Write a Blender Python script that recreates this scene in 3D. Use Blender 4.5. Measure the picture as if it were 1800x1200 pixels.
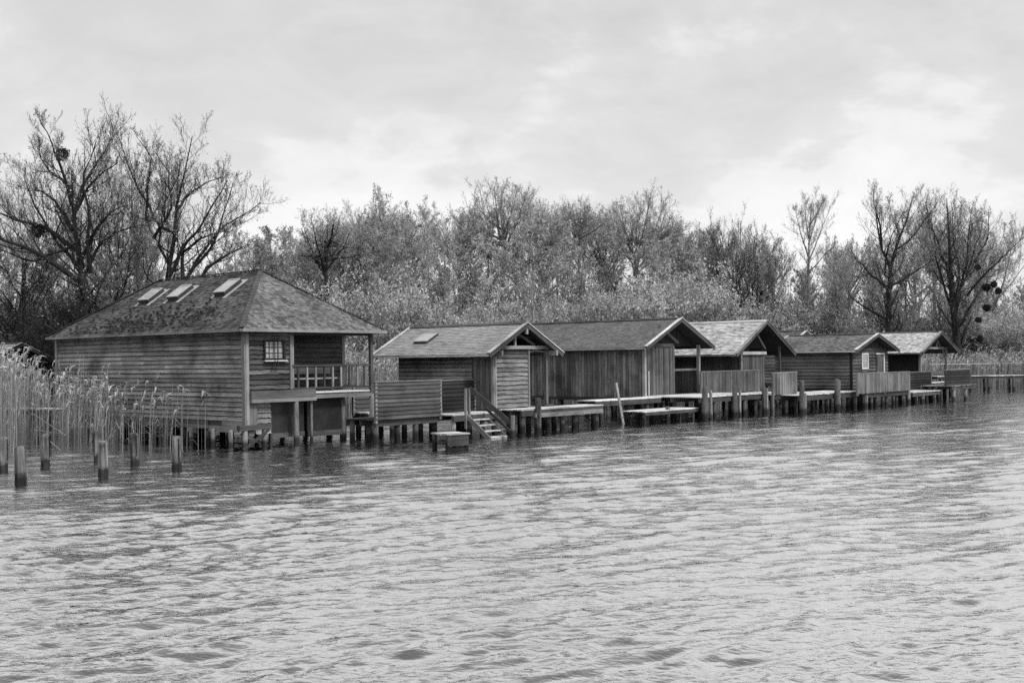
import bpy, math, random
import numpy as np
from mathutils import Vector, Matrix

for o in list(bpy.data.objects):
    bpy.data.objects.remove(o)
SC = bpy.context.scene
COL = SC.collection
R = math.radians

# ------------------------------------------------------------------ camera
CAM_H, FPX, ROLL = 2.75, 2000.0, R(0.7)
cam = bpy.data.cameras.new('camera')
cam.lens, cam.sensor_width, cam.sensor_fit = 40.0, 36.0, 'HORIZONTAL'
cam.shift_y = 32 / 1800
cam.clip_start, cam.clip_end = 0.1, 3000
camo = bpy.data.objects.new('camera', cam)
COL.objects.link(camo)
camo.location = (0, 0, CAM_H)
camo.rotation_euler = (R(90), ROLL, 0)
SC.camera = camo

# ------------------------------------------------------------------ sky and sun
SUN_EL, SUN_AZ = R(50), R(130)          # azimuth clockwise from +Y (the view direction)
sdir = Vector((math.sin(SUN_AZ) * math.cos(SUN_EL), math.cos(SUN_AZ) * math.cos(SUN_EL), math.sin(SUN_EL)))
world = bpy.data.worlds.new('World')
SC.world = world
world.use_nodes = True
nt = world.node_tree
nt.nodes.clear()


def N(t, kind, **kw):
    n = t.nodes.new(kind)
    for k, v in kw.items():
        if k == 'in_':
            for kk, vv in v.items():
                n.inputs[kk].default_value = vv
        else:
            setattr(n, k, v)
    return n


def ramp(t, src, stops, interp='LINEAR'):
    r = t.nodes.new('ShaderNodeValToRGB')
    r.color_ramp.interpolation = interp
    e = r.color_ramp.elements
    while len(e) < len(stops):
        e.new(0.5)
    for el, (p, v) in zip(e, stops):
        el.position = p
        el.color = (v, v, v, 1)
    t.links.new(src, r.inputs[0])
    return r.outputs[0]


def mth(t, op, a, b=None, c=None):
    m = t.nodes.new('ShaderNodeMath')
    m.operation = op
    for i, v in enumerate((a, b, c)):
        if v is None:
            continue
        if isinstance(v, (int, float)):
            m.inputs[i].default_value = v
        else:
            t.links.new(v, m.inputs[i])
    return m.outputs[0]


sky = N(nt, 'ShaderNodeTexSky', sky_type='NISHITA')
sky.sun_disc = False
sky.sun_elevation, sky.sun_rotation = SUN_EL, SUN_AZ
sky.air_density, sky.dust_density = 1.0, 2.5
bw = N(nt, 'ShaderNodeRGBToBW')
nt.links.new(sky.outputs[0], bw.inputs[0])
tc = N(nt, 'ShaderNodeTexCoord')
sep = N(nt, 'ShaderNodeSeparateXYZ')
nt.links.new(tc.outputs['Generated'], sep.inputs[0])
zz = mth(nt, 'ADD', mth(nt, 'MAXIMUM', sep.outputs[2], 0.0), 0.42)
cmb = N(nt, 'ShaderNodeCombineXYZ')
nt.links.new(mth(nt, 'DIVIDE', sep.outputs[0], zz), cmb.inputs[0])
nt.links.new(mth(nt, 'DIVIDE', sep.outputs[1], zz), cmb.inputs[1])
n1 = N(nt, 'ShaderNodeTexNoise', in_={'Scale': 2.1, 'Detail': 9.0, 'Roughness': 0.54, 'Distortion': 0.3})
mp1 = N(nt, 'ShaderNodeMapping', in_={'Location': (6.868, 0.238, -3.222), 'Scale': (1.0, 1.25, 1.0)})
nt.links.new(cmb.outputs[0], mp1.inputs[0])
nt.links.new(mp1.outputs[0], n1.inputs['Vector'])
n2 = N(nt, 'ShaderNodeTexNoise', in_={'Scale': 7.0, 'Detail': 7.0, 'Roughness': 0.6, 'Distortion': 0.6})
nt.links.new(mp1.outputs[0], n2.inputs['Vector'])
cl = ramp(nt, n1.outputs[0], [(0.40, 0.0), (0.475, 0.25), (0.515, 0.78), (0.60, 1.0)])
cl2 = ramp(nt, n2.outputs[0], [(0.3, 0.0), (0.7, 1.0)])
cloud = mth(nt, 'ADD', mth(nt, 'MULTIPLY', cl, 1.55), mth(nt, 'MULTIPLY', cl2, 0.7))
cloud = mth(nt, 'ADD', cloud, 4.75)
hor = mth(nt, 'MULTIPLY', mth(nt, 'POWER', mth(nt, 'SUBTRACT', 1.0, mth(nt, 'MAXIMUM', sep.outputs[2], 0.0)), 5.0), 2.2)
cloud = mth(nt, 'ADD', cloud, hor)
mixv = mth(nt, 'ADD', mth(nt, 'MULTIPLY', bw.outputs[0], 0.15), mth(nt, 'MULTIPLY', cloud, 0.85))
bg = N(nt, 'ShaderNodeBackground', in_={'Strength': 0.124})
nt.links.new(mixv, bg.inputs[0])
wo = N(nt, 'ShaderNodeOutputWorld')
nt.links.new(bg.outputs[0], wo.inputs[0])

sl = bpy.data.lights.new('sun', 'SUN')
sl.energy, sl.angle, sl.color = 2.0, R(10), (1, 1, 1)
so = bpy.data.objects.new('sun', sl)
COL.objects.link(so)
so.rotation_euler = sdir.to_track_quat('Z', 'Y').to_euler()
so.location = sdir * 120

SC.view_settings.view_transform = 'Standard'
SC.view_settings.look = 'None'
SC.view_settings.exposure = 0.12
SC.view_settings.gamma = 1.0
SC.render.engine = 'CYCLES'
SC.cycles.use_denoising = False
SC.cycles.max_bounces = 6
SC.cycles.diffuse_bounces = 1
SC.cycles.glossy_bounces = 3
SC.cycles.transparent_max_bounces = 8
SC.cycles.caustics_reflective = False

# ------------------------------------------------------------------ materials
MATS = {}


def newmat(name):
    m = bpy.data.materials.new(name)
    m.use_nodes = True
    m.node_tree.nodes.clear()
    MATS[name] = m
    return m, m.node_tree


def finish(t, shader):
    o = t.nodes.new('ShaderNodeOutputMaterial')
    t.links.new(shader, o.inputs[0])


def wood(name, base, contrast=0.5, wet=None, rough=0.8, attr=False, stain=0.5, vary=0.3, grain=(1.2, 26, 26)):
    """weathered grey timber: grain along the piece's own long axis, each piece its own shade"""
    m, t = newmat(name)
    tc = N(t, 'ShaderNodeTexCoord')
    oi = N(t, 'ShaderNodeObjectInfo')
    geo = N(t, 'ShaderNodeNewGeometry')
    off = N(t, 'ShaderNodeVectorMath', operation='SCALE')
    off.inputs[0].default_value = (31, 17, 53)
    t.links.new(oi.outputs['Random'], off.inputs['Scale'])
    add = N(t, 'ShaderNodeVectorMath', operation='ADD')
    t.links.new(tc.outputs['Object'], add.inputs[0])
    t.links.new(off.outputs[0], add.inputs[1])
    mp = N(t, 'ShaderNodeMapping', in_={'Scale': grain})
    t.links.new(add.outputs[0], mp.inputs[0])
    g = N(t, 'ShaderNodeTexNoise', in_={'Scale': 1.0, 'Detail': 6.0, 'Roughness': 0.65, 'Distortion': 0.4})
    t.links.new(mp.outputs[0], g.inputs['Vector'])
    gr = ramp(t, g.outputs[0], [(0.28, 1 - contrast), (0.5, 1.0), (0.74, 1 + contrast * 0.9)])
    st = N(t, 'ShaderNodeTexNoise', in_={'Scale': 0.9, 'Detail': 5.0, 'Roughness': 0.62})
    t.links.new(geo.outputs['Position'], st.inputs['Vector'])
    sr = ramp(t, st.outputs[0], [(0.3, 1 - stain), (0.52, 1.0), (0.72, 1 + stain * 0.5)])
    v = mth(t, 'MULTIPLY', gr, sr)
    if attr:
        at = N(t, 'ShaderNodeAttribute', attribute_name='rnd')
        rv = mth(t, 'MULTIPLY_ADD', at.outputs['Fac'], 2 * vary, 1 - vary)
    else:
        rv = mth(t, 'MULTIPLY_ADD', oi.outputs['Random'], 2 * vary, 1 - vary)
    v = mth(t, 'MULTIPLY', v, rv)
    v = mth(t, 'MULTIPLY', v, base)
    if wet is not None:
        sp = N(t, 'ShaderNodeSeparateXYZ')
        t.links.new(geo.outputs['Position'], sp.inputs[0])
        wn = N(t, 'ShaderNodeTexNoise', in_={'Scale': 5.0, 'Detail': 3.0})
        t.links.new(geo.outputs['Position'], wn.inputs['Vector'])
        zz = mth(t, 'ADD', sp.outputs[2], mth(t, 'MULTIPLY_ADD', wn.outputs[0], 0.3, -0.15))
        wr = ramp(t, mth(t, 'DIVIDE', zz, wet), [(0.55, 0.18), (1.15, 1.0)])
        v = mth(t, 'MULTIPLY', v, wr)
    b = N(t, 'ShaderNodeBsdfPrincipled', in_={'Roughness': rough})
    b.inputs['Specular IOR Level'].default_value = 0.25
    t.links.new(v, b.inputs['Base Color'])
    bp = N(t, 'ShaderNodeBump', in_={'Strength': 0.45, 'Distance': 0.012})
    t.links.new(g.outputs[0], bp.inputs['Height'])
    t.links.new(bp.outputs[0], b.inputs['Normal'])
    finish(t, b.outputs[0])
    return m


def plain(name, v, rough=0.7, noise=0.3, scale=6.0, translucent=0.0, attr=False, spec=0.3, bump=0.0):
    m, t = newmat(name)
    geo = N(t, 'ShaderNodeNewGeometry')
    n = N(t, 'ShaderNodeTexNoise', in_={'Scale': scale, 'Detail': 5.0, 'Roughness': 0.6})
    t.links.new(geo.outputs['Position'], n.inputs['Vector'])
    c = mth(t, 'MULTIPLY', ramp(t, n.outputs[0], [(0.3, 1 - noise), (0.7, 1 + noise)]), v)
    if attr:
        at = N(t, 'ShaderNodeAttribute', attribute_name='rnd')
        c = mth(t, 'MULTIPLY', c, mth(t, 'MULTIPLY_ADD', at.outputs['Fac'], 0.9, 0.55))
    b = N(t, 'ShaderNodeBsdfPrincipled', in_={'Roughness': rough})
    b.inputs['Specular IOR Level'].default_value = spec
    t.links.new(c, b.inputs['Base Color'])
    if bump:
        bp = N(t, 'ShaderNodeBump', in_={'Strength': 0.6, 'Distance': bump})
        t.links.new(n.outputs[0], bp.inputs['Height'])
        t.links.new(bp.outputs[0], b.inputs['Normal'])
    sh = b.outputs[0]
    if translucent:
        tr = N(t, 'ShaderNodeBsdfTranslucent')
        t.links.new(c, tr.inputs[0])
        mx = N(t, 'ShaderNodeMixShader', in_={0: translucent})
        t.links.new(sh, mx.inputs[1])
        t.links.new(tr.outputs[0], mx.inputs[2])
        sh = mx.outputs[0]
    finish(t, sh)
    return m


wood('wall_grey', 0.31, 0.55, stain=0.75, vary=0.4)
wood('wall_rough', 0.175, 0.8, vary=0.55)
wood('wall_rough_dark', 0.105, 0.9, vary=0.6)
wood('fence_grey', 0.21, 0.5, vary=0.3)
wood('fence_dark', 0.105, 0.5, vary=0.35)
wood('wall_dark', 0.115, 0.5)
wood('wall_darker', 0.030, 0.5)  # dark boards; also carries the shade of recessed gables and undersides
wood('plank_vert', 0.20, 0.7, vary=0.5, stain=0.7)
wood('wall_pale', 0.30, 0.3)
wood('trim', 0.28, 0.35)
wood('trim_light', 0.55, 0.3)
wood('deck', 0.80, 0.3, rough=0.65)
wood('beam', 0.085, 0.5)  # lowered to put deep under-deck shade into the colour
wood('beam_light', 0.26, 0.45)
wood('pile', 0.13, 0.55, wet=0.38, grain=(3, 20, 20))  # base darkened for the shade below the decks, besides the wet foot
wood('pile_light', 0.30, 0.5, wet=0.36, grain=(3, 20, 20))
wood('pile_mooring', 0.17, 0.95, wet=0.30, vary=0.5, stain=0.7, grain=(1.6, 11, 11))
wood('shingle_moss', 0.10, 0.4, attr=True, stain=0.7, vary=0.5, grain=(7, 7, 7))
wood('shingle_grey', 0.17, 0.4, attr=True, vary=0.45, grain=(7, 7, 7))
wood('shingle_tile', 0.34, 0.15, attr=True, vary=0.14, stain=0.25, grain=(5, 5, 5))
wood('shingle_felt', 0.145, 0.3, attr=True, vary=0.28, stain=0.3, grain=(9, 9, 9))
wood('shingle_light', 0.54, 0.25, attr=True, vary=0.30, stain=0.25, grain=(7, 7, 7))
plain('dark_panel', 0.030, 0.55, 0.35, 3.0)
plain('interior_shade', 0.012, 0.9, 0.2)  # near-black colour stands in for shade inside gables and behind windows
plain('metal_light', 0.45, 0.45, 0.15)
plain('metal_dark', 0.05, 0.5, 0.2)
plain('iron', 0.02, 0.5, 0.2)
plain('white_paint', 0.75, 0.5, 0.12)
plain('glass_pane', 0.45, 0.06, 0.25, 8.0, spec=0.9)
plain('moss', 0.045, 0.95, 0.5, 25.0)
plain('bark', 0.03, 0.9, 0.45, 5.0, bump=0.04)
plain('bark_grey', 0.23, 0.9, 0.45, 5.0, bump=0.04)
plain('bark_birch', 0.40, 0.8, 0.55, 3.0)
plain('twig', 0.085, 0.9, 0.3, 2.0)
plain('twig_light', 0.40, 0.9, 0.3, 2.0)
plain('leaf', 0.50, 0.7, 0.35, 0.8, 0.45, attr=True)
plain('leaf_light', 0.60, 0.7, 0.3, 0.8, 0.45, attr=True)
plain('leaf_dark', 0.06, 0.7, 0.35, 0.8, 0.25, attr=True)
plain('reed', 0.42, 0.8, 0.35, 0.7, 0.35, attr=True)
plain('reed_plume', 0.62, 0.9, 0.3, 0.9, 0.3, attr=True)
plain('soil', 0.08, 0.95, 0.4, 0.6, bump=0.05)


def water_mat():
    m, t = newmat('lake_water')
    geo = N(t, 'ShaderNodeNewGeometry')
    h = None
    for sc, amp, rot, st in ((2.4, 0.55, 29, 2.6), (7.0, 0.30, 20, 2.2), (19.0, 0.16, 38, 1.8)):
        mp = N(t, 'ShaderNodeMapping', vector_type='POINT', in_={'Rotation': (0, 0, R(-rot)), 'Scale': (sc / st, sc, sc)})
        t.links.new(geo.outputs['Position'], mp.inputs[0])
        n = N(t, 'ShaderNodeTexNoise', in_={'Scale': 1.0, 'Detail': 3.0, 'Roughness': 0.5, 'Distortion': 0.5})
        t.links.new(mp.outputs[0], n.inputs['Vector'])
        a = mth(t, 'MULTIPLY', n.outputs[0], amp)
        h = a if h is None else mth(t, 'ADD', h, a)
    bp = N(t, 'ShaderNodeBump', in_={'Strength': 0.85, 'Distance': 0.055})
    t.links.new(h, bp.inputs['Height'])
    df = N(t, 'ShaderNodeBsdfDiffuse', in_={'Color': (0.105, 0.105, 0.105, 1)})
    gl = N(t, 'ShaderNodeBsdfGlossy', in_={'Roughness': 0.06, 'Color': (1.0, 1.0, 1.0, 1)})
    lw = N(t, 'ShaderNodeLayerWeight', in_={'Blend': 0.5})
    for n in (df, gl, lw):
        t.links.new(bp.outputs[0], n.inputs['Normal'])
    fac = ramp(t, lw.outputs['Facing'], [(0.40, 0.03), (0.555, 0.26), (0.64, 0.86), (0.82, 0.99)])
    mx = N(t, 'ShaderNodeMixShader')
    t.links.new(fac, mx.inputs[0])
    t.links.new(df.outputs[0], mx.inputs[1])
    t.links.new(gl.outputs[0], mx.inputs[2])
    finish(t, mx.outputs[0])
    return m


water_mat()
M = MATS

# ------------------------------------------------------------------ helpers
AX = R(49.3)                                 # the boathouses' width axis; their length runs at right angles to it
Fv = Vector((math.cos(AX), math.sin(AX), 0))
Lv = Vector((-math.sin(AX), math.cos(AX), 0))
rng = random.Random(7)


def at(px, py, Y):
    """a point of the place at distance Y, from where it shows in the photograph"""
    dx, dy = px - 900, py - 632
    dx, dy = dx * math.cos(ROLL) - dy * math.sin(ROLL), dy * math.cos(ROLL) + dx * math.sin(ROLL)
    return Vector((dx / FPX * Y, Y, CAM_H - dy / FPX * Y))


def mesh(verts, faces, mats, name='mesh', mi=None, rnd=None, smooth=False):
    me = bpy.data.meshes.new(name)
    me.from_pydata([tuple(v) for v in verts], [], [tuple(f) for f in faces])
    for m in (mats if isinstance(mats, (list, tuple)) else [mats]):
        me.materials.append(M[m])
    if mi is not None:
        me.polygons.foreach_set('material_index', list(mi))
    if rnd is not None:
        a = me.attributes.new('rnd', 'FLOAT', 'FACE')
        a.data.foreach_set('value', list(rnd))
    if smooth:
        me.polygons.foreach_set('use_smooth', [True] * len(me.polygons))
    me.update()
    return me


def quadmesh(verts, quads, mats, name='mesh', mi=None, rnd=None, smooth=False):
    """fast path: (n,3) verts and (m,4) quads as arrays"""
    me = bpy.data.meshes.new(name)
    n, m = len(verts), len(quads)
    me.vertices.add(n)
    me.vertices.foreach_set('co', np.asarray(verts, np.float32).ravel())
    me.loops.add(m * 4)
    me.loops.foreach_set('vertex_index', np.asarray(quads, np.int32).ravel())
    me.polygons.add(m)
    me.polygons.foreach_set('loop_start', np.arange(0, m * 4, 4, dtype=np.int32))
    for x in (mats if isinstance(mats, (list, tuple)) else [mats]):
        me.materials.append(M[x])
    if mi is not None:
        me.polygons.foreach_set('material_index', np.asarray(mi, np.int32))
    if rnd is not None:
        a = me.attributes.new('rnd', 'FLOAT', 'FACE')
        a.data.foreach_set('value', np.asarray(rnd, np.float32))
    me.polygons.foreach_set('use_smooth', np.full(m, smooth))
    me.update(calc_edges=True)
    me.validate()
    return me


def obj(name, me, parent=None):
    o = bpy.data.objects.new(name, me)
    COL.objects.link(o)
    if parent is not None:
        o.parent = parent
    return o


def tag(o, label, cat, group=None):
    o['label'] = label
    o['category'] = cat
    if group:
        o['group'] = group
    return o


def thing(name, label, cat, loc=(0, 0, 0), rz=0.0, group=None):
    o = obj(name, None)
    o.location = loc
    o.rotation_euler = (0, 0, rz)
    o.empty_display_size = 0.2
    return tag(o, label, cat, group)


BOXC = {}
CUBE_F = [(0, 3, 2, 1), (4, 5, 6, 7), (0, 1, 5, 4), (1, 2, 6, 5), (2, 3, 7, 6), (3, 0, 4, 7)]


def boxmesh(l, w, h, mat):
    k = (round(l, 2), round(w, 3), round(h, 3), mat)
    if k not in BOXC:
        a, b, c = l / 2, w / 2, h / 2
        BOXC[k] = mesh([(-a, -b, -c), (a, -b, -c), (a, b, -c), (-a, b, -c), (-a, -b, c), (a, -b, c), (a, b, c), (-a, b, c)],
                       CUBE_F, mat, 'piece')
    return BOXC[k]


def beam(name, parent, p0, p1, w, h, mat, up=(0, 0, 1)):
    """a straight timber from p0 to p1; h is its depth along up, w across"""
    p0, p1 = Vector(p0), Vector(p1)
    d = p1 - p0
    x = d.normalized()
    upv = Vector(up)
    if abs(x.dot(upv)) > 0.98:
        upv = Vector((0, 1, 0))
    y = upv.cross(x).normalized()
    z = x.cross(y)
    o = obj(name, boxmesh(d.length, w, h, mat), parent)
    mt = Matrix((x, y, z)).transposed().to_4x4()
    mt.translation = (p0 + p1) / 2
    o.matrix_basis = mt
    return o


def box(name, parent, x0, x1, y0, y1, z0, z1, mat):
    """a box in the parent's own axes, long axis first in its grain"""
    c = ((x0 + x1) / 2, (y0 + y1) / 2, (z0 + z1) / 2)
    dx, dy, dz = x1 - x0, y1 - y0, z1 - z0
    if dx >= dy and dx >= dz:
        return beam(name, parent, (x0, c[1], c[2]), (x1, c[1], c[2]), dy, dz, mat)
    if dy >= dz:
        return beam(name, parent, (c[0], y0, c[2]), (c[0], y1, c[2]), dx, dz, mat)
    return beam(name, parent, (c[0], c[1], z0), (c[0], c[1], z1), dx, dy, mat, up=(0, 1, 0))


def panel(name, parent, x0, x1, y0, y1, z0, z1, mat):
    """a box whose mesh is written in the parent's axes, so that it can carry sub-parts"""
    v = [(x0, y0, z0), (x1, y0, z0), (x1, y1, z0), (x0, y1, z0), (x0, y0, z1), (x1, y0, z1), (x1, y1, z1), (x0, y1, z1)]
    return obj(name, mesh(v, CUBE_F, mat, name), parent)


PILEC = {}


def pile(name, parent, x, y, z0, z1, r, mat, lean=0.015):
    k = (round(z1 - z0, 1), round(r, 2), mat, rng.randrange(3))
    if k not in PILEC:
        L, ns = k[0], 9
        v, f = [], []
        pr = random.Random(hash(k[:2]) + k[3])
        jit = [1 + pr.uniform(-.10, .10) for _ in range(ns)]
        tops = [pr.uniform(-.02, .02) for _ in range(ns)]
        rows = [(0, 1.08), (0.35, 1.05), (0.7, 0.98), (0.97, 0.93), (1.0, 0.80)]
        for i, (t, s) in enumerate(rows):
            for j in range(ns):
                a = 2 * math.pi * j / ns
                rr = k[1] * s * jit[j] * (1 + pr.uniform(-.04, .04))
                v.append((t * L + (tops[j] if i >= 3 else 0), rr * math.cos(a), rr * math.sin(a)))
        for i in range(len(rows) - 1):
            for j in range(ns):
                j2 = (j + 1) % ns
                f.append((i * ns + j, i * ns + j2, (i + 1) * ns + j2, (i + 1) * ns + j))
        f.append(tuple(range((len(rows) - 1) * ns, len(rows) * ns)))
        PILEC[k] = mesh(v, f, mat, 'pile', smooth=False)
    o = obj(name, PILEC[k], parent)
    o.location = (x, y, z0)
    sc = (z1 - z0) / k[0]
    o.scale = (sc, 1, 1)
    o.rotation_euler = (rng.uniform(0, 6.28), R(-90) + rng.uniform(-lean, lean), rng.uniform(-lean, lean))
    return o


LAPC = {}


def lapmesh(l, h, mat, waney, var):
    """one lapped board: long axis x, outward face -y, proud at its lower edge"""
    k = (round(l, 1), round(h, 2), mat, waney, var)
    if k in LAPC:
        return LAPC[k]
    pr = random.Random(var * 977 + int(k[0] * 10))
    n = 9 if waney else 2
    v, f = [], []
    ph = pr.uniform(0, 6)
    for i in range(n + 1):
        x = -k[0] / 2 + k[0] * i / n
        wv = 0.020 + ((0.006 * math.sin(ph + i * 1.3) + pr.uniform(-.012, .012)) if waney else 0.0)
        t = 0.058 + (pr.uniform(-.010, .012) if waney else 0)
        v += [(x, -t, -k[1] / 2 + wv), (x, -0.012, k[1] / 2 - 0.004), (x, 0.012, k[1] / 2 - 0.004), (x, -t + 0.026, -k[1] / 2 + wv)]
    for i in range(n):
        a, b = i * 4, i * 4 + 4
        for j in range(4):
            f.append((a + j, a + (j + 1) % 4, b + (j + 1) % 4, b + j))
    f += [(3, 2, 1, 0), (n * 4, n * 4 + 1, n * 4 + 2, n * 4 + 3)]
    LAPC[k] = mesh(v, f, mat, 'board')
    return LAPC[k]


def lapwall(wall, side, a0, a1, pos, z0, z1, pitch, mat, waney=False, joints=(), jit=0.008):
    """horizontal lapped boards on a wall facing front, left or right of its house"""
    n = max(1, round((z1 - z0) / pitch))
    p = (z1 - z0) / n
    for i in range(n):
        ends = [a0] + ([joints[i % len(joints)]] if joints else []) + [a1]
        for s, e in zip(ends[:-1], ends[1:]):
            l = round(e - s - 0.01, 1)
            o = obj('board', lapmesh(l, p, mat, waney, rng.randrange(7) if waney else 0), wall)
            c, z = (s + e) / 2, z0 + (i + .5) * p + rng.uniform(-jit, jit)
            sc = (e - s - 0.008) / l
            o.scale = (sc, 1, 1)
            d = rng.uniform(-.004, .004)
            tilt = rng.uniform(-.0022, .0022)
            if side == 'front':
                o.location, o.rotation_euler = (c, pos + d, z), (0, tilt, 0)
            elif side == 'left':
                o.location, o.rotation_euler = (pos + d, c, z), (0, tilt, R(-90))
            elif side == 'right':
                o.location, o.rotation_euler = (pos + d, c, z), (0, tilt, R(90))
            else:
                o.location, o.rotation_euler = (c, pos + d, z), (0, tilt, R(180))


def vertwall(wall, side, a0, a1, pos, z0, z1, width, mat, t=0.028, top=None):
    n = max(1, round((a1 - a0) / width))
    w = (a1 - a0) / n
    for i in range(n):
        c = a0 + (i + .5) * w
        zt = z1 if top is None else top(c)
        d = rng.choice((0.0, 0.0, 0.016, 0.022)) + rng.uniform(-.003, .003)
        zb = z0 + rng.uniform(-.015, .01)
        if side in ('front', 'back'):
            q = pos - d if side == 'front' else pos + d
            beam('plank', wall, (c, q, zb), (c + rng.uniform(-.004, .004), q, zt), w - 0.018, t, mat, up=(0, 1, 0))
        else:
            q = pos - d if side == 'left' else pos + d
            beam('plank', wall, (q, c, zb), (q, c + rng.uniform(-.004, .004), zt), w - 0.018, t, mat, up=(1, 0, 0))


def shingles(parent, O, e1, e2, poly, w, ex, t, mat, seed=1, lift=0.0, name='shingles'):
    """overlapping shingle courses over a convex polygon given in (along, up-slope) metres"""
    pr = random.Random(seed)
    O, e1, e2 = Vector(O), Vector(e1).normalized(), Vector(e2).normalized()
    n = e1.cross(e2).normalized()
    if n.z < 0:
        n = -n
    bs = [p[1] for p in poly]
    b, row = min(bs), 0
    V, Q, rnd = [], [], []
    while b < max(bs) - 0.02:
        bm = min(b + ex * .5, max(bs) - 1e-4)
        xs = []
        for (p, q) in zip(poly, poly[1:] + poly[:1]):
            if (p[1] - bm) * (q[1] - bm) < 0:
                u = (bm - p[1]) / (q[1] - p[1])
                xs.append(p[0] + u * (q[0] - p[0]))
        if len(xs) >= 2:
            lo, hi = min(xs), max(xs)
            a = lo - (w * .5 if row % 2 else 0) - pr.uniform(0, w * .3)
            sag = 0.008 * math.sin(row * 1.7 + seed)
            while a < hi:
                ww = w * pr.uniform(.72, 1.28)
                s, e = max(a, lo), min(a + ww - 0.006, hi)
                a += ww
                if e - s < .02:
                    continue
                tt = t * pr.uniform(.75, 1.25) + (pr.uniform(.01, .03) if pr.random() < lift else 0)
                bb = b + pr.uniform(-.010, .010) + sag
                k = len(V)
                for (aa, bq, hh) in ((s, bb, tt), (e, bb, tt * pr.uniform(.85, 1.15)), (e, b + ex * 1.25, .006), (s, b + ex * 1.25, .006),
                                     (s, bb, 0.0), (e, bb, 0.0)):
                    V.append(O + e1 * aa + e2 * min(bq, max(bs)) + n * hh)
                Q += [(k, k + 1, k + 2, k + 3), (k + 4, k + 5, k + 1, k), (k + 4, k, k + 3, k + 3), (k + 5, k + 2, k + 1, k + 1)]
                rnd += [pr.random()] * 4
        b += ex
        row += 1
    Q = [q if q[2] != q[3] else q[:3] for q in Q]
    o = obj(name, mesh(V, Q, mat, name, rnd=rnd), parent)
    o['kind'] = 'stuff'
    return o


def slab(P, n, t):
    """verts and faces of a closed slab under the polygon P"""
    k = len(P)
    v = [Vector(p) for p in P] + [Vector(p) - n * t for p in P]
    f = [tuple(range(k)), tuple(reversed(range(k, 2 * k)))]
    f += [(i, k + i, k + (i + 1) % k, (i + 1) % k) for i in range(k)]
    return v, f


def gable_roof(root, xl, xr, ya, yb, ze, zr, shmat, w, ex, t, seed, barge='trim_light', barge_dark='beam', cap='beam', lift=0.0, zer=None):
    """two slopes, ridge along y; ya is the lake end, yb the shore end"""
    zer = ze if zer is None else zer
    xm = (xl + xr) / 2
    nl = Vector((-(zr - ze), 0, xm - xl)).normalized()
    nr = Vector(((zr - zer), 0, xr - xm)).normalized()
    vl, fl = slab([(xl, ya, ze), (xm, ya, zr), (xm, yb, zr), (xl, yb, ze)], nl, .07)
    vr, fr = slab([(xm, ya, zr), (xr, ya, zer), (xr, yb, zer), (xm, yb, zr)], nr, .07)
    k = len(vl)
    roof = obj('roof', mesh(vl + vr, fl + [tuple(i + k for i in f) for f in fr], 'wall_darker', 'roof'), root)
    sl_ = math.hypot(xm - xl, zr - ze)
    sr_ = math.hypot(xr - xm, zr - zer)
    shingles(roof, Vector((xl, yb, ze)) + nl * .004, (0, -1, 0), (xm - xl, 0, zr - ze), [(0, -.05), (yb - ya, -.05), (yb - ya, sl_), (0, sl_)], w, ex, t, shmat, seed, lift)
    shingles(roof, Vector((xr, ya, zer)) + nr * .004, (0, 1, 0), (xm - xr, 0, zr - zer), [(0, -.05), (yb - ya, -.05), (yb - ya, sr_), (0, sr_)], w * 1.6, ex * 1.4, t, shmat, seed + 5, lift)
    # barge boards at both gables, a pale weathering board on top of the lake-side ones
    for (yy, s) in ((ya - .02, -1), (yb + .02, 1)):
        beam('barge_board', roof, Vector((xl - .02, yy, ze - .06)), Vector((xm, yy, zr - .06)), .035, .17, barge_dark, up=nl)
        beam('barge_board', roof, Vector((xm, yy, zr - .06)), Vector((xr + .02, yy, zer - .06)), .035, .17, barge_dark, up=nr)
        beam('weather_board', roof, Vector((xl - .04, yy + .03 * -s, ze)) + nl * .045, Vector((xm, yy + .03 * -s, zr)) + nl * .045, .16, .03, barge, up=nl)
        beam('weather_board', roof, Vector((xm, yy + .03 * -s, zr)) + nr * .04, Vector((xr + .04, yy + .03 * -s, zer)) + nr * .04, .16, .03, barge, up=nr)
    beam('ridge_board', roof, (xm - .05, ya, zr + .03), (xm - .05, yb, zr + .03), .16, .025, cap, up=nl)
    beam('ridge_board', roof, (xm + .06, ya, zr + .025), (xm + .06, yb, zr + .025), .16, .025, cap, up=nr)
    beam('eave_board', roof, (xl - .02, ya + .02, ze - .045), (xl - .02, yb - .02, ze - .045), .03, .09, barge)
    return roof


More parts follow.
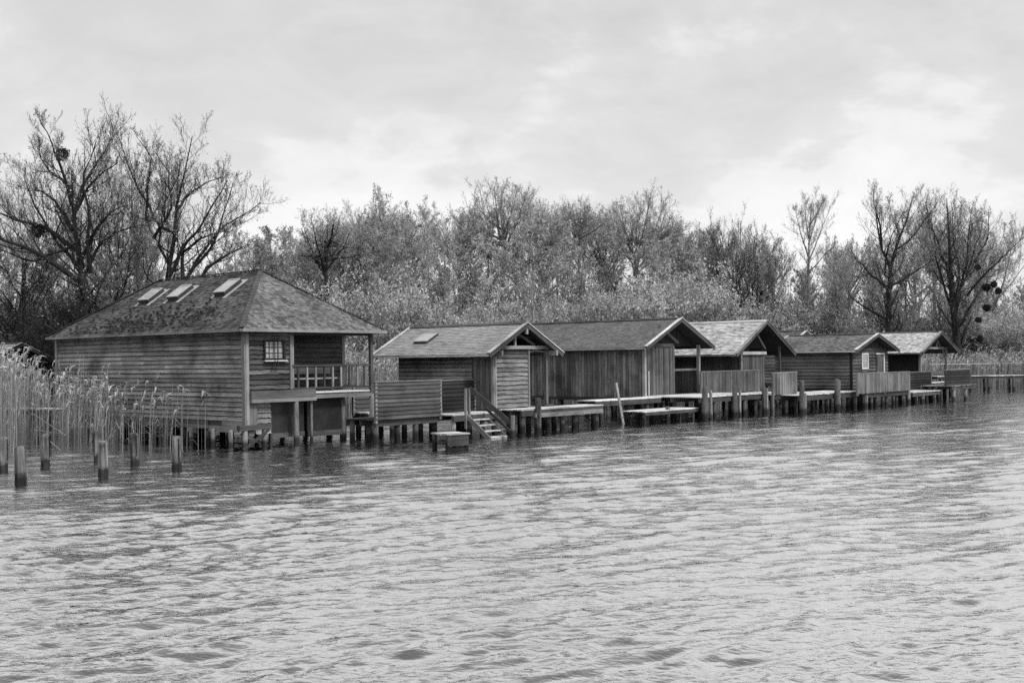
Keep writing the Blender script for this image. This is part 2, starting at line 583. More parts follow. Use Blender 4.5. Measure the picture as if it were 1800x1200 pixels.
def skylight(root, O, e1, e2, a0, a1, b0, b1, hgt=.12, flash=True):
    """a raised roof window on the plane O + a e1 + b e2"""
    O, e1, e2 = Vector(O), Vector(e1).normalized(), Vector(e2).normalized()
    n = e1.cross(e2).normalized()
    if n.z < 0:
        n = -n

    def bx(a0, a1, b0, b1, h0, h1):
        return [O + e1 * a + e2 * b + n * h for h in (h0, h1) for (a, b) in ((a0, b0), (a1, b0), (a1, b1), (a0, b1))]
    fr = obj('skylight', mesh(bx(a0, a1, b0, b1, -.02, hgt), CUBE_F, 'metal_dark', 'skylight'), root)
    obj('pane', mesh(bx(a0 + .04, a1 - .04, b0 + .05, b1 - .05, hgt, hgt + .012), CUBE_F, 'glass_pane', 'pane'), fr)
    for (p, q, r_, s) in ((a0, a1, b0, b0 + .05), (a0, a1, b1 - .05, b1), (a0, a0 + .04, b0 + .05, b1 - .05), (a1 - .04, a1, b0 + .05, b1 - .05)):
        obj('frame', mesh(bx(p, q, r_, s, hgt, hgt + .03), CUBE_F, 'metal_light', 'frame'), fr)
    if flash:
        for (p, q, r_, s) in ((a0 - .14, a0, b0 - .18, b1 + .16), (a1, a1 + .16, b0 - .18, b1 + .16), (a0, a1, b1, b1 + .16)):
            obj('flashing', mesh(bx(p, q, r_, s, .02, .036), CUBE_F, 'metal_light', 'flashing'), fr)
    return fr


def deck(name, label, root_loc, x0, x1, y0, y1, z, piles, group=None, plank_dir='y', edge='beam', mat='deck', pw=0.16, edge_h=.2):
    """boards on edge beams and piles; its own thing"""
    t = thing(name, label, 'deck', root_loc, AX, group)
    if plank_dir == 'y':
        n = max(1, round((x1 - x0) / pw))
        for i in range(n):
            a = x0 + (i + .5) * (x1 - x0) / n
            e = rng.uniform(-.03, .02)
            beam('plank', t, (a, y0 - .04 + e, z - .02 + rng.uniform(-.004, .004)), (a, y1, z - .02 + rng.uniform(-.004, .004)), (x1 - x0) / n - .012, .04, mat)
    else:
        n = max(1, round((y1 - y0) / pw))
        for i in range(n):
            a = y0 + (i + .5) * (y1 - y0) / n
            beam('plank', t, (x0 + rng.uniform(-.04, .02), a, z - .02 + rng.uniform(-.004, .004)), (x1 + rng.uniform(-.02, .05), a, z - .02 + rng.uniform(-.004, .004)), (y1 - y0) / n - .012, .04, mat)
    for yy in (y0 + .04, (y0 + y1) / 2, y1 - .06):
        beam('bearer', t, (x0 + .03, yy, z - .05 - edge_h / 2), (x1 - .03, yy, z - .05 - edge_h / 2), .09, edge_h, edge)
    for p in piles:
        px_, py_ = p[0], p[1]
        top = p[2] if len(p) > 2 else z - .05
        pile('pile', t, px_, py_, -1.3, top, p[3] if len(p) > 3 else .10, p[4] if len(p) > 4 else 'pile')
    return t


def fence(name, label, loc, p0, p1, z0, z1, style, mat, rail='trim', posts=None, cap='trim_light', group=None, post_foot=None):
    """a board screen from p0 to p1 (house axes): posts, cap rail and single boards"""
    t = thing(name, label, 'screen', loc, AX, group)
    p0, p1 = Vector((p0[0], p0[1], 0)), Vector((p1[0], p1[1], 0))
    L = (p1 - p0).length
    d = (p1 - p0) / L
    nrm = Vector((d.y, -d.x, 0))
    if style == 'h':
        n = max(1, round((z1 - z0) / .15))
        for i in range(n):
            zc = z0 + (i + .5) * (z1 - z0) / n
            a, b = p0 + nrm * (.03 + rng.uniform(-.005, .005)), p1 + nrm * (.03 + rng.uniform(-.005, .005))
            o = beam('board', t, (a.x, a.y, zc + rng.uniform(-.006, .006)), (b.x, b.y, zc + rng.uniform(-.006, .006)), .022, (z1 - z0) / n + .012, mat, up=(-nrm.x * .28, -nrm.y * .28, 1))
    else:
        n = max(1, round(L / .155))
        for i in range(n):
            c = p0 + d * ((i + .5) * L / n) + nrm * (.03 + rng.choice((0, 0, .012)))
            beam('board', t, (c.x, c.y, z0 + rng.uniform(-.02, .01)), (c.x, c.y, z1 - .03), L / n - .008, .024, mat, up=tuple(nrm))
    a, b = p0 - d * .05, p1 + d * .05
    beam('cap_rail', t, (a.x, a.y, z1), (b.x, b.y, z1), .13, .04, cap)
    for s in (posts or [0.0, 1.0]):
        c = p0 + d * (L * s)
        beam('post', t, (c.x, c.y, (z0 - .12) if post_foot is None else post_foot), (c.x, c.y, z1 - .02), .09, .09, rail, up=tuple(nrm))
    return t


def S(name, me):
    o = obj(name, me)
    o['kind'] = 'structure'
    return o

# ------------------------------------------------------------------ lake and land
SHX = [-400, -80, -40, -26, -18, -9, 0, 9, 18, 27, 36, 50, 80, 140, 400]
SHY = [30, 40, 47, 50, 53, 58, 61, 66, 78, 88, 93, 93, 96, 105, 130]


def shore(x):
    return np.interp(x, SHX, SHY)


def make_water():
    g = np.random.default_rng(11)
    dense = np.radians(np.linspace(-29, 29, 480))
    left = np.radians(np.linspace(-180, -29, 50, endpoint=False))
    right = np.radians(np.linspace(29, 180, 51))[1:]
    th = np.concatenate([left, dense, right])
    r = np.concatenate([np.linspace(0.5, 6.5, 14, endpoint=False), np.geomspace(6.5, 110, 680), np.geomspace(115, 900, 12)])
    TH, RR = np.meshgrid(th, r)
    X, Y = RR * np.sin(TH), RR * np.cos(TH)
    Z = np.zeros_like(X)
    cell = np.maximum(RR * 0.0042, 0.012)
    cell = np.where(np.abs(TH) > np.radians(29.5), RR * 0.05, cell)
    lam = np.geomspace(0.12, 3.6, 104)
    g.shuffle(lam)
    for l in lam:
        k = 2 * np.pi / l
        # crests run to the right and away; finer ripples spread wider
        a = np.radians(118) + g.normal(0, 0.30 if l > 0.6 else 0.45)
        slope = 0.028 * (1.35 if l < 0.45 else (1.15 if l < 0.8 else (0.62 if l < 1.4 else 0.2)))
        amp = slope / k
        ph = g.uniform(0, 2 * np.pi)
        fade = np.clip((l / cell - 2.2) / 3.0, 0, 1)
        arg = k * (X * np.cos(a) + Y * np.sin(a)) + ph + 0.6 * np.sin(X * 0.31 + Y * 0.17 + ph)
        Z += amp * fade * (np.sin(arg) + 0.33 * np.sin(2 * arg + 0.3) + 0.12 * np.sin(3 * arg))     # steeper lee face
    gust = 0.92 + 0.25 * np.sin(X * 0.23 + 1.1 * np.sin(Y * 0.19) + 0.7) * np.sin(Y * 0.27 - X * 0.05 + 0.4)
    Z *= gust
    V = np.stack([X, Y, Z], -1).reshape(-1, 3)
    nr, nc = X.shape
    i = np.arange((nr - 1) * (nc - 1))
    a = (i // (nc - 1)) * nc + i % (nc - 1)
    Q = np.stack([a, a + 1, a + nc + 1, a + nc], -1)[:, ::-1]
    return quadmesh(V, Q, 'lake_water', 'lake', smooth=True)


S('lake', make_water())


def make_ground():
    xs = np.concatenate([np.linspace(-900, -90, 16, endpoint=False), np.linspace(-90, 110, 101), np.linspace(110, 900, 17)[1:]])
    ys = np.concatenate([np.linspace(-900, 20, 14, endpoint=False), np.linspace(20, 150, 80), np.linspace(150, 1400, 22)[1:]])
    X, Y = np.meshgrid(xs, ys)
    d = Y - shore(X)
    Z = np.interp(d, [-30, -6, -1.0, 0.3, 3, 20, 120, 1200], [-2.2, -1.4, -0.25, 0.10, 0.32, 0.55, 1.1, 2.0])
    n = 0.10 * np.sin(X * 0.7 + 1.3 * np.sin(Y * 0.31)) * np.sin(Y * 0.55 + 0.4)
    Z = Z + np.where(d > 2, n, 0)
    V = np.stack([X, Y, Z], -1).reshape(-1, 3)
    nr, nc = X.shape
    i = np.arange((nr - 1) * (nc - 1))
    a = (i // (nc - 1)) * nc + i % (nc - 1)
    return quadmesh(V, np.stack([a, a + 1, a + nc + 1, a + nc], -1), 'soil', 'shore_ground', smooth=True)


S('shore_ground', make_ground())


def gz(x, y):
    return float(np.interp(y - shore(x), [-30, -6, -1.0, 0.3, 3, 20, 120, 1200], [-2.2, -1.4, -0.25, 0.10, 0.32, 0.55, 1.1, 2.0]))


# ------------------------------------------------------------------ the large hipped boathouse
C1 = (-8.58, 36.5, 0)


def big_house():
    W, LN, ze, zr = 5.5, 12.15, 3.84, 5.99
    h = thing('boathouse', 'large two-storey boathouse with hipped mossy shingle roof, three skylights and corner balcony', 'boathouse', C1, AX)
    # left wall
    wl = panel('wall', h, .03, .09, .06, LN - .06, .70, 3.78, 'wall_dark')
    lapwall(wl, 'left', .10, LN - .12, .03, .86, 3.80, .155, 'wall_grey', joints=(5.9, 7.4, 5.9, 4.6))
    box('corner_board', wl, -.045, .02, -.05, .11, .62, 3.78, 'trim')
    box('corner_board', wl, -.045, .02, LN - .12, LN + .02, .62, 3.78, 'trim')
    for (a, b, z0, z1, m) in ((.30, 1.95, .50, .70, 'wall_pale'), (.12, 1.2, .70, .86, 'beam_light'), (2.0, 5.8, .60, .72, 'beam_light'), (5.8, 12.2, .58, .72, 'beam'), (2.0, 12.2, .72, .86, 'wall_dark')):
        box('skirt_board', wl, -.05, -.02, a, b, z0, z1, m)
    # front, upper storey
    wf = panel('wall', h, .10, 1.86, .04, .10, 1.80, 3.76, 'wall_dark')
    lapwall(wf, 'front', .12, .76, .04, 2.86, 3.46, .15, 'wall_rough_dark', True)
    lapwall(wf, 'front', 1.55, 1.80, .04, 2.86, 3.46, .15, 'wall_rough_dark', True)
    lapwall(wf, 'front', .12, 1.80, .04, 1.86, 2.86, .165, 'wall_rough_dark', True)
    lapwall(wf, 'front', .12, 1.80, .04, 3.46, 3.76, .15, 'wall_grey', True)
    box('corner_board', wf, .021, .13, -.06, -.005, .62, 3.76, 'trim')
    box('corner_board', wf, 1.80, 1.88, -.05, .04, 1.86, 3.74, 'trim')
    # window
    wn = panel('window', h, .79, 1.52, .02, .035, 2.88, 3.45, 'interior_shade')
    for (a, b, c, d) in ((.74, .79, 2.84, 3.50), (1.52, 1.60, 2.84, 3.50), (.79, 1.52, 3.45, 3.50), (.79, 1.52, 2.83, 2.88)):
        box('frame', wn, a, b, -.075, .03, c, d, 'wall_darker')
    box('sill', wn, .72, 1.64, -.13, -.03, 2.79, 2.83, 'white_paint')
    for i in range(4):
        for j in range(3):
            x0, z0 = .80 + i * .18, 2.89 + j * .187
            box('pane', wn, x0 + .012, x0 + .165, .004, .012, z0 + .01, z0 + .172, 'glass_pane')
    for i in range(5):
        box('muntin', wn, .785 + i * .18, .805 + i * .18, -.018, .010, 2.88, 3.45, 'wall_dark')
    for j in range(1, 3):
        box('muntin', wn, .79, 1.52, -.022, .012, 2.875 + j * .187, 2.895 + j * .187, 'wall_dark')
    for x in (1.10, 1.21):
        beam('grille_bar', wn, (x, -.14, 2.62), (x, -.14, 3.58), .018, .018, 'iron')
    for (z, s) in ((2.64, 1), (3.56, -1)):
        for (a, b) in ((1.02, 1.10), (1.21, 1.29)):
            beam('grille_bar', wn, (a, -.14, z + (.0 if a < 1.1 else .05) * s), (b, -.14, z + (.05 if a < 1.1 else .0) * s), .018, .018, 'iron')
            beam('grille_bar', wn, (a, -.14, z + .08 * s), (b, -.14, z + .08 * s), .018, .018, 'iron')
    for z in (2.96, 3.36):
        beam('grille_bar', wn, (.95, -.14, z), (1.36, -.14, z), .014, .014, 'iron')
    # balcony
    wb = panel('wall', h, 1.86, 5.46, 1.52, 1.58, 1.72, 3.76, 'wall_darker')
    lapwall(wb, 'front', 1.88, 5.40, 1.52, 1.76, 3.76, .17, 'wall_dark', True)
    ws = panel('wall', h, 1.80, 1.84, .10, 1.52, 1.76, 3.76, 'wall_darker')
    lapwall(ws, 'right', .12, 1.50, 1.84, 1.76, 3.76, .17, 'wall_dark')
    bf = panel('balcony_floor', h, 1.88, 5.48, -.02, 1.50, 1.66, 1.70, 'beam')
    for i in range(10):
        y = .0 + i * .15
        box('plank', bf, 1.9, 5.47, y, y + .14, 1.70, 1.74, 'deck')
    rl = panel('railing', h, 1.90, 5.36, -.045, .045, 2.60, 2.67, 'beam')
    box('bottom_rail', rl, 1.90, 5.36, -.03, .03, 1.84, 1.90, 'beam')
    for i in range(9):
        x = 2.16 + i * .375
        box('baluster', rl, x - .035, x + .035, -.022, .022, 1.902, 2.598, 'trim' if i % 3 else 'beam')
    box('side_rail', rl, 5.37, 5.45, .07, 1.45, 2.61, 2.67, 'beam')
    box('side_rail', rl, 5.38, 5.44, .07, 1.45, 1.84, 1.90, 'beam')
    for i in range(4):
        box('baluster', rl, 5.39, 5.43, .32 + i * .32, .37 + i * .32, 1.902, 2.608, 'trim')
    box('post', h, 1.89, 1.99, .0, .09, 1.742, 3.74, 'trim')
    box('post', h, 5.37, 5.49, -.06, .06, 1.56, 3.74, 'wall_dark')
    box('post', h, 5.37, 5.49, 1.46, 1.58, 1.742, 3.76, 'trim')
    box('eave_beam', h, 1.88, 5.49, -.05, .07, 3.66, 3.74, 'beam')
    # projecting boards and beams under the upper storey
    box('skirt_board', h, .14, 2.78, -.16, -.075, 1.58, 1.84, 'wall_dark')
    box('ledge_board', h, .14, 2.78, -.20, -.07, 1.46, 1.57, 'beam_light')
    box('balcony_beam', h, 2.79, 5.36, -.09, .03, 1.52, 1.65, 'beam_light')
    # lower storey
    wlo = panel('wall', h, .20, 1.05, .10, .14, .45, 1.46, 'wall_dark')
    lapwall(wlo, 'front', .46, 1.06, .10, .42, 1.45, .17, 'wall_pale', True)
    box('leg_board', h, .14, .44, -.03, .02, .66, 1.45, 'beam_light')
    d1 = panel('boat_door', h, 1.16, 2.56, .22, .26, .26, 1.56, 'dark_panel')
    box('bottom_board', d1, 1.17, 2.55, .18, .215, .26, .42, 'wall_dark')
    d2 = panel('boat_door', h, 2.70, 4.22, .22, .26, .22, 1.70, 'dark_panel')
    box('bottom_board', d2, 2.71, 4.21, .18, .215, .22, .40, 'wall_dark')
    pile('post', h, 1.97, -.12, -1.3, 1.46, .095, 'pile_light', .005)
    pile('post', h, 2.66, -.05, -1.3, 1.46, .05, 'pile_light', .005)
    box('post', h, 1.06, 1.14, .10, .20, -.6, 1.46, 'beam')
    pile('post', h, 5.44, -.02, -1.3, 1.60, .10, 'pile_light', .005)
    pile('post', h, 4.32, .26, -1.3, 1.50, .10, 'pile')
    # underside, right and back walls
    panel('upper_floor', h, .10, 5.46, 1.60, LN - .1, 1.60, 1.70, 'wall_dark')
    wr = panel('wall', h, 5.40, 5.46, 1.60, LN - .06, .70, 3.76, 'wall_dark')
    lapwall(wr, 'right', 1.62, LN - .08, 5.46, .70, 3.78, .22, 'wall_dark', joints=(6.5, 8.0))
    wk = panel('wall', h, .10, 5.38, LN - .10, LN - .04, .70, 3.76, 'wall_dark')
    lapwall(wk, 'back', .10, 5.40, LN - .04, .70, 3.78, .22, 'wall_dark')
    for y in (.22, 1.0, 2.2, 3.6, 5.0, 6.6, 8.4, 10.2, 12.0):
        pile('pile', h, .16, y, -1.5, .72, .11, 'pile')
        pile('pile', h, 5.34, y + (1.2 if y < 1.1 else 0), -1.5, .80, .11, 'pile')
        pile('pile', h, 2.75, y + 1.6, -1.5, 1.6, .11, 'pile') if y > 3 else None
    for y in (.6, 1.6, 2.9, 4.3):
        pile('pile', h, -.10, y, -1.5, .60, .08, 'pile_light')
    # hipped roof
    ov = .32
    xl, xr, ya, yb = -ov, W + ov, -ov, LN + .1
    xm = (xl + xr) / 2
    ya2, yb2 = ya + (xm - xl), yb - (xm - xl)
    A, B, C_, D = (xl, ya, ze), (xr, ya, ze), (xr, yb, ze), (xl, yb, ze)
    E1, E2 = (xm, ya2, zr), (xm, yb2, zr)
    v = [Vector(p) for p in (A, B, C_, D, E1, E2)]
    v += [p + Vector((0, 0, -.08)) for p in v[:4]]
    f = [(0, 1, 4), (1, 2, 5, 4), (2, 3, 5), (3, 0, 4, 5), (9, 8, 7, 6), (0, 6, 7, 1), (1, 7, 8, 2), (2, 8, 9, 3), (3, 9, 6, 0)]
    roof = obj('roof', mesh(v, f, 'wall_darker', 'roof'), h)
    rise, run = zr - ze, xm - xl
    sl_ = math.hypot(rise, run)
    ll, fw = yb - ya, xr - xl
    up = .006
    shingles(roof, (xl, yb, ze + up), (0, -1, 0), (run, 0, rise), [(0, -.04), (ll, -.04), (ll - run, sl_), (run, sl_)], .15, .125, .022, 'shingle_moss', 3, .10)
    shingles(roof, (xl, ya, ze + up), (1, 0, 0), (0, run, rise), [(0, -.04), (fw, -.04), (fw - run, sl_), (run, sl_)], .14, .125, .020, 'shingle_grey', 4, .03)
    shingles(roof, (xr, ya, ze + up), (0, 1, 0), (-run, 0, rise), [(0, -.04), (ll, -.04), (ll - run, sl_), (run, sl_)], .2, .16, .022, 'shingle_grey', 5, .03)
    shingles(roof, (xr, yb, ze + up), (-1, 0, 0), (0, -run, rise), [(0, -.04), (fw, -.04), (fw - run, sl_), (run, sl_)], .2, .16, .022, 'shingle_grey', 6, .03)
    for (p, q, m) in ((A, E1, 'shingle_grey'), (B, E1, 'beam'), (C_, E2, 'beam'), (D, E2, 'beam'), (E1, E2, 'shingle_grey')):
        p, q = Vector(p) + Vector((0, 0, .045)), Vector(q) + Vector((0, 0, .045))
        n = max(2, int((q - p).length / .25))
        for i in range(n):
            a, b = p.lerp(q, i / n), p.lerp(q, (i + 1.12) / n)
            beam('ridge_cap', roof, a + Vector((0, 0, .012)), b, .17, .022, m)
    # gutters and fascia
    for (p, q) in (((xl - .03, ya, ze - .05), (xl - .03, yb, ze - .05)), ((xl - .02, ya - .04, ze - .05), (xr + .06, ya - .04, ze - .05)), ((xr + .03, ya, ze - .05), (xr + .03, yb, ze - .05))):
        beam('gutter', roof, p, q, .07, .09, 'trim')
    # skylights on the left slope
    s = math.hypot(run, rise) / run
    for (y0, y1, x0, x1) in ((7.65, 8.35, 1.35, 2.0), (5.80, 6.50, 1.40, 2.05), (3.00, 3.65, 1.45, 2.15)):
        skylight(h, (xl, yb, ze + up), (0, -1, 0), (run, 0, rise), yb - y1, yb - y0, (x0 - xl) * s, (x1 - xl) * s, .16)
    # moss cushions
    pr = random.Random(5)
    V, Fc = [], []
    nrm = Vector((-rise, 0, run)).normalized()
    e2 = Vector((run, 0, rise)).normalized()
    for i in range(230):
        y = pr.gauss(5.0, 2.2) if i % 3 else pr.uniform(1, 11)
        b = abs(pr.gauss(.25 + (9.5 - y) * .11, .55)) + .08
        if not (1.0 + b * .9 < y < 11.6 - b * .9) or b > 2.0:
            continue
        c = Vector((xl, y, ze)) + e2 * b + nrm * .03
        rx, ry, rz = pr.uniform(.03, .075), pr.uniform(.03, .095), pr.uniform(.04, .09)
        k = len(V)
        for j in range(6):
            a = j * math.pi / 3
            V.append(c + Vector((0, 1, 0)) * ry * math.cos(a) * pr.uniform(.8, 1.2) + e2 * rx * math.sin(a) * pr.uniform(.8, 1.2))
        for j in range(6):
            a = j * math.pi / 3 + .5
            V.append(c + Vector((0, 1, 0)) * ry * .6 * math.cos(a) + e2 * rx * .6 * math.sin(a) + nrm * rz * pr.uniform(.7, 1.2))
        for j in range(6):
            Fc.append((k + j, k + (j + 1) % 6, k + 6 + (j + 1) % 6, k + 6 + j))
        Fc.append(tuple(range(k + 6, k + 12)))
    ms = obj('moss', mesh(V, Fc, 'moss', 'moss'), roof)
    ms['kind'] = 'stuff'
    # bench on the balcony
    b = thing('bench', 'plain plank bench standing behind the balcony railing of the large boathouse', 'bench', Vector(C1) + Fv * 3.4 + Lv * 1.05 + Vector((0, 0, 1.74)), AX)
    box('seat', b, -1.2, 1.2, -.18, .18, .42, .46, 'trim_light')
    for x in (-1.0, 1.0):
        box('leg', b, x - .05, x + .05, -.15, .15, 0, .418, 'wall_dark')
    box('backrest', b, -1.2, 1.2, .19, .22, .60, .82, 'trim')
    return h


big_house()

# trestle at the corner of the large boathouse
t = thing('timber_trestle', 'low cross-braced timber trestle in the water at the corner of the large boathouse', 'trestle', Vector(C1) + Fv * -.05 + Lv * -.55, AX)
for x in (-.38, .38):
    pile('leg', t, x, 0, -1.2, .62, .085, 'pile_light')
box('top_beam', t, -.62, .62, -.08, .08, .62, .78, 'beam')
box('top_beam', t, -.30, .55, .10, .26, .64, .76, 'wall_dark')
beam('brace', t, (-.5, -.10, .02), (.5, -.10, .62), .04, .09, 'beam')
beam('brace', t, (.5, .10, .10), (-.45, .10, .52), .04, .09, 'wall_dark')

# ------------------------------------------------------------------ the smaller boathouses
def hut(label, C, W, LN, zf, xl, xr, ya, yb, ze, zr, sh, left, lmat, pitch, seed, barge='trim_light', barge_dark='beam', cap='beam', lift=0.0,
        sx=.14, ex=.13, st=.02, back_gable=1.2, pile_step=1.7, lsegs=None, back='wall_dark'):
    h = thing('boathouse', label, 'boathouse', (C[0], C[1], 0), AX)
    gable_roof(h, xl, xr, ya, yb, ze, zr, sh, sx, ex, st, seed, barge, barge_dark, cap, lift)
    xm = (xl + xr) / 2

    def rz(x):
        return ze + (zr - ze) * (1 - abs(x - xm) / (xm - xl)) - .10
    zl, zrr = rz(0), rz(W)
    wl = panel('wall', h, .03, .08, .05, LN - .05, zf, zl, 'wall_darker')
    for (kind, a, b, mt) in (lsegs or [(left, .02, LN, lmat)]):
        if kind == 'lap':
            lapwall(wl, 'left', a, b, .03, zf, zl + .04, pitch, mt)
        else:
            vertwall(wl, 'left', a, b, .01, zf - .03, zl + .04, pitch, mt)
    wr = panel('wall', h, W - .08, W - .03, back_gable + .05, LN - .05, zf, zrr, 'wall_darker')
    vertwall(wr, 'right', back_gable, LN, W - .01, zf, zrr + .02, .24, back)
    wk = panel('wall', h, .08, W - .08, LN - .10, LN - .05, zf, zl, 'wall_darker')
    vertwall(wk, 'back', 0.02, W - .02, LN - .03, zf, zl, .24, back, top=lambda c: rz(c) - .02)
    panel('floor', h, .09, W - .09, .09, LN - .12, zf - .10, zf - .01, 'wall_dark')
    n = max(2, round(LN / pile_step))
    for i in range(n + 1):
        y = .15 + (LN - .3) * i / n
        pile('pile', h, .18, y, -1.4, zf - .08, .10, 'pile')
        pile('pile', h, W - .18, y, -1.4, zf - .08, .10, 'pile')
        if i % 2 == 0:
            pile('pile', h, W / 2, y, -1.4, zf - .08, .10, 'pile')
    beam('sole_plate', h, (.06, .03, zf - .12), (.06, LN, zf - .12), .14, .16, 'beam')
    beam('sole_plate', h, (.14, .06, zf - .12), (W - .06, .06, zf - .12), .14, .16, 'beam')
    for yy in np.linspace(ya + .25, yb - .2, 5):
        beam('rafter_end', h, (xl + .02, float(yy), ze - .11), (.0, float(yy), rz(0) - .02), .07, .09, 'beam')
    return h, rz


# --- the small boathouse with the king-post gable
C2 = (-.68, 42.5, 0)
h, rz = hut('small boathouse with king-post gable, one skylight and open corner porch beside the wooden steps', C2, 3.25, 5.15, .92, -.62, 3.72, -.34, 6.0, 2.97, 4.12,
            'shingle_tile', 'lap', 'wall_grey', .155, 21, sx=.2, ex=.135, st=.024, back_gable=2.0,
            lsegs=[('lap', 1.08, 5.13, 'wall_grey'), ('vert', .10, 1.02, 'plank_vert')])
box('corner_board', h, -.04, .02, 1.01, 1.09, .9, 3.0, 'beam')
box('corner_board', h, -.045, .02, -.02, .10, .9, 3.0, 'trim')
w = panel('wall', h, .08, 2.0, .04, .08, .92, 3.12, 'wall_dark')
lapwall(w, 'front', .08, 1.98, .04, .92, 3.14, .17, 'wall_rough', True)
box('corner_board', w, .021, .10, -.05, .0, .9, 3.0, 'trim')
box('corner_board', w, 1.98, 2.05, -.04, .05, .9, 3.14, 'trim')
w = panel('wall', h, 1.96, 2.0, .08, 2.0, .92, 3.10, 'wall_darker')
vertwall(w, 'right', .10, 1.98, 2.02, .92, 3.12, .16, 'wall_dark')
w = panel('wall', h, 2.0, 3.2, 2.0, 2.05, .92, 3.10, 'wall_darker')
vertwall(w, 'front', 2.04, 3.18, 2.0, .92, 3.10, .16, 'plank_vert')
w = panel('gable', h, .1, 3.1, 1.30, 1.34, 3.0, 3.1, 'interior_shade')
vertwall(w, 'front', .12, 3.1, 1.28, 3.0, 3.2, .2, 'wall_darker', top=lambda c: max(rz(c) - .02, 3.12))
panel('ceiling', h, .1, 3.15, .1, 1.28, 3.00, 3.04, 'wall_darker')
box('porch_post', h, 3.08, 3.19, -.02, .09, .93, 3.12, 'trim')
box('post_foot', h, 2.86, 3.42, -.10, .20, .90, .99, 'beam')
box('tie_beam', h, -.1, 3.22, -.10, .02, 3.15, 3.28, 'trim')
box('king_post', h, 1.50, 1.60, -.36, -.26, 3.72, 4.02, 'trim')
box('strut', h, 1.14, 1.22, -.08, .0, 3.28, 3.78, 'trim')
beam('brace', h, (1.25, -.04, 3.78), (2.35, -.04, 3.30), .06, .09, 'beam')
beam('collar_beam', h, (.95, .14, 3.60), (2.5, .14, 3.60), .08, .09, 'beam')
beam('porch_brace', h, (2.05, .05, 3.02), (2.45, .05, 3.10), .05, .07, 'trim')
beam('porch_brace', h, (2.45, .05, 3.10), (3.08, .05, 3.04), .05, .07, 'trim')
for x in (.02, 3.28):
    box('purlin_end', h, x - .04, x + .05, -.42, .3, 2.90, 3.10, 'trim')
run, rise = 2.17, 1.15
sl_ = math.hypot(run, rise)
s = sl_ / run
skylight(h, (-.62, 6.0, 2.975), (0, -1, 0), (run, 0, rise), 6.0 - 4.45, 6.0 - 3.70, .95, 1.70, .10, flash=False)

# deck, screens and steps of the small boathouse
deck('jetty_deck', 'plank deck with wooden steps at its edge, in front of the low board screens', C2, -2.66, -.06, -.4, 1.7, .83,
     [(-2.5, -.25, .75, .09, 'pile_light'), (-2.4, .8), (-1.6, -.2), (-.9, -.2), (-.8, 1.0), (-.25, -.25), (-1.9, 1.4)], plank_dir='x')
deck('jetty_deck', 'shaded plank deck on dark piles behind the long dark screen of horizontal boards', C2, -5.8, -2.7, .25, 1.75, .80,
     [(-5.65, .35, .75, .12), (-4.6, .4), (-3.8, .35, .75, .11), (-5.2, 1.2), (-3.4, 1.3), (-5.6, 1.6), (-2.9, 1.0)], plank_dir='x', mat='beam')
t = deck('jetty_deck', 'plank deck before the porch of the small boathouse, on a cluster of short piles', C2, .25, 5.35, -1.1, .0, .90,
         [(.5, -.95), (1.27, -1.0), (1.6, -.3), (2.2, -.8), (2.9, -.95), (3.3, -.2), (3.6, -1.0, .82, .12), (4.3, -.4), (5.05, -.95, .82, .14), (5.15, -.75), (5.0, 0), (.7, -.1), (2.4, -.1)], plank_dir='x')
box('fender_beam', t, .95, 5.2, -1.22, -1.12, .58, .74, 'beam_light')
pile('mooring_post', t, 1.1, -1.2, -1.2, 1.30, .12, 'pile_mooring')
fence('board_screen', 'dark screen of horizontal boards on the deck beside the large boathouse', C2, (-5.85, .19), (-2.69, .19), .78, 2.06, 'h', 'wall_dark', rail='wall_pale', cap='trim', posts=[.02, 1.0])
fence('board_screen', 'short dark board screen between the wooden steps and the small boathouse wall', C2, (-1.92, .95), (-.06, .95), .83, 2.02, 'h', 'wall_darker', rail='wall_pale', cap='trim', posts=[.0, 1.0])
deck('jetty_deck', 'small plank landing in the gap between the large boathouse and the dark board screen', C2, -4.12, -2.6, 2.45, 3.3, .90, [(-4.0, 2.6), (-2.8, 2.6), (-3.9, 3.2), (-2.8, 3.2)], plank_dir='x')
fence('board_screen', 'short board screen on the small landing right beside the large boathouse', C2, (-4.1, 3.22), (-2.6, 3.22), .90, 1.86, 'h', 'wall_dark', cap='trim')
t = thing('wooden_steps', 'wooden steps with sloping handrail leading from the deck down into the water', 'steps', Vector(C2) + Fv * -1.98 + Lv * -.42, AX)
for x in (.0, .88):
    beam('stringer', t, (x, .0, .76), (x, -1.45, -.30), .05, .17, 'beam_light')
for i in range(5):
    yy, z = -.22 - i * .27, .62 - i * .197
    box('tread', t, .03, .85, yy - .13, yy + .11, z - .02, z + .02, 'deck')
for x in (-.04, .14):
    box('newel', t, x - .035, x + .035, -.04, .04, .30, 1.75, 'trim')
beam('handrail', t, (.18, .02, 1.74), (.62, -1.55, .52), .05, .17, 'beam')
pile('post', t, .66, -1.62, -1.2, .78, .085, 'pile_light')
beam('handrail', t, (.92, -.1, 1.0), (.92, -1.4, .10), .05, .09, 'beam')
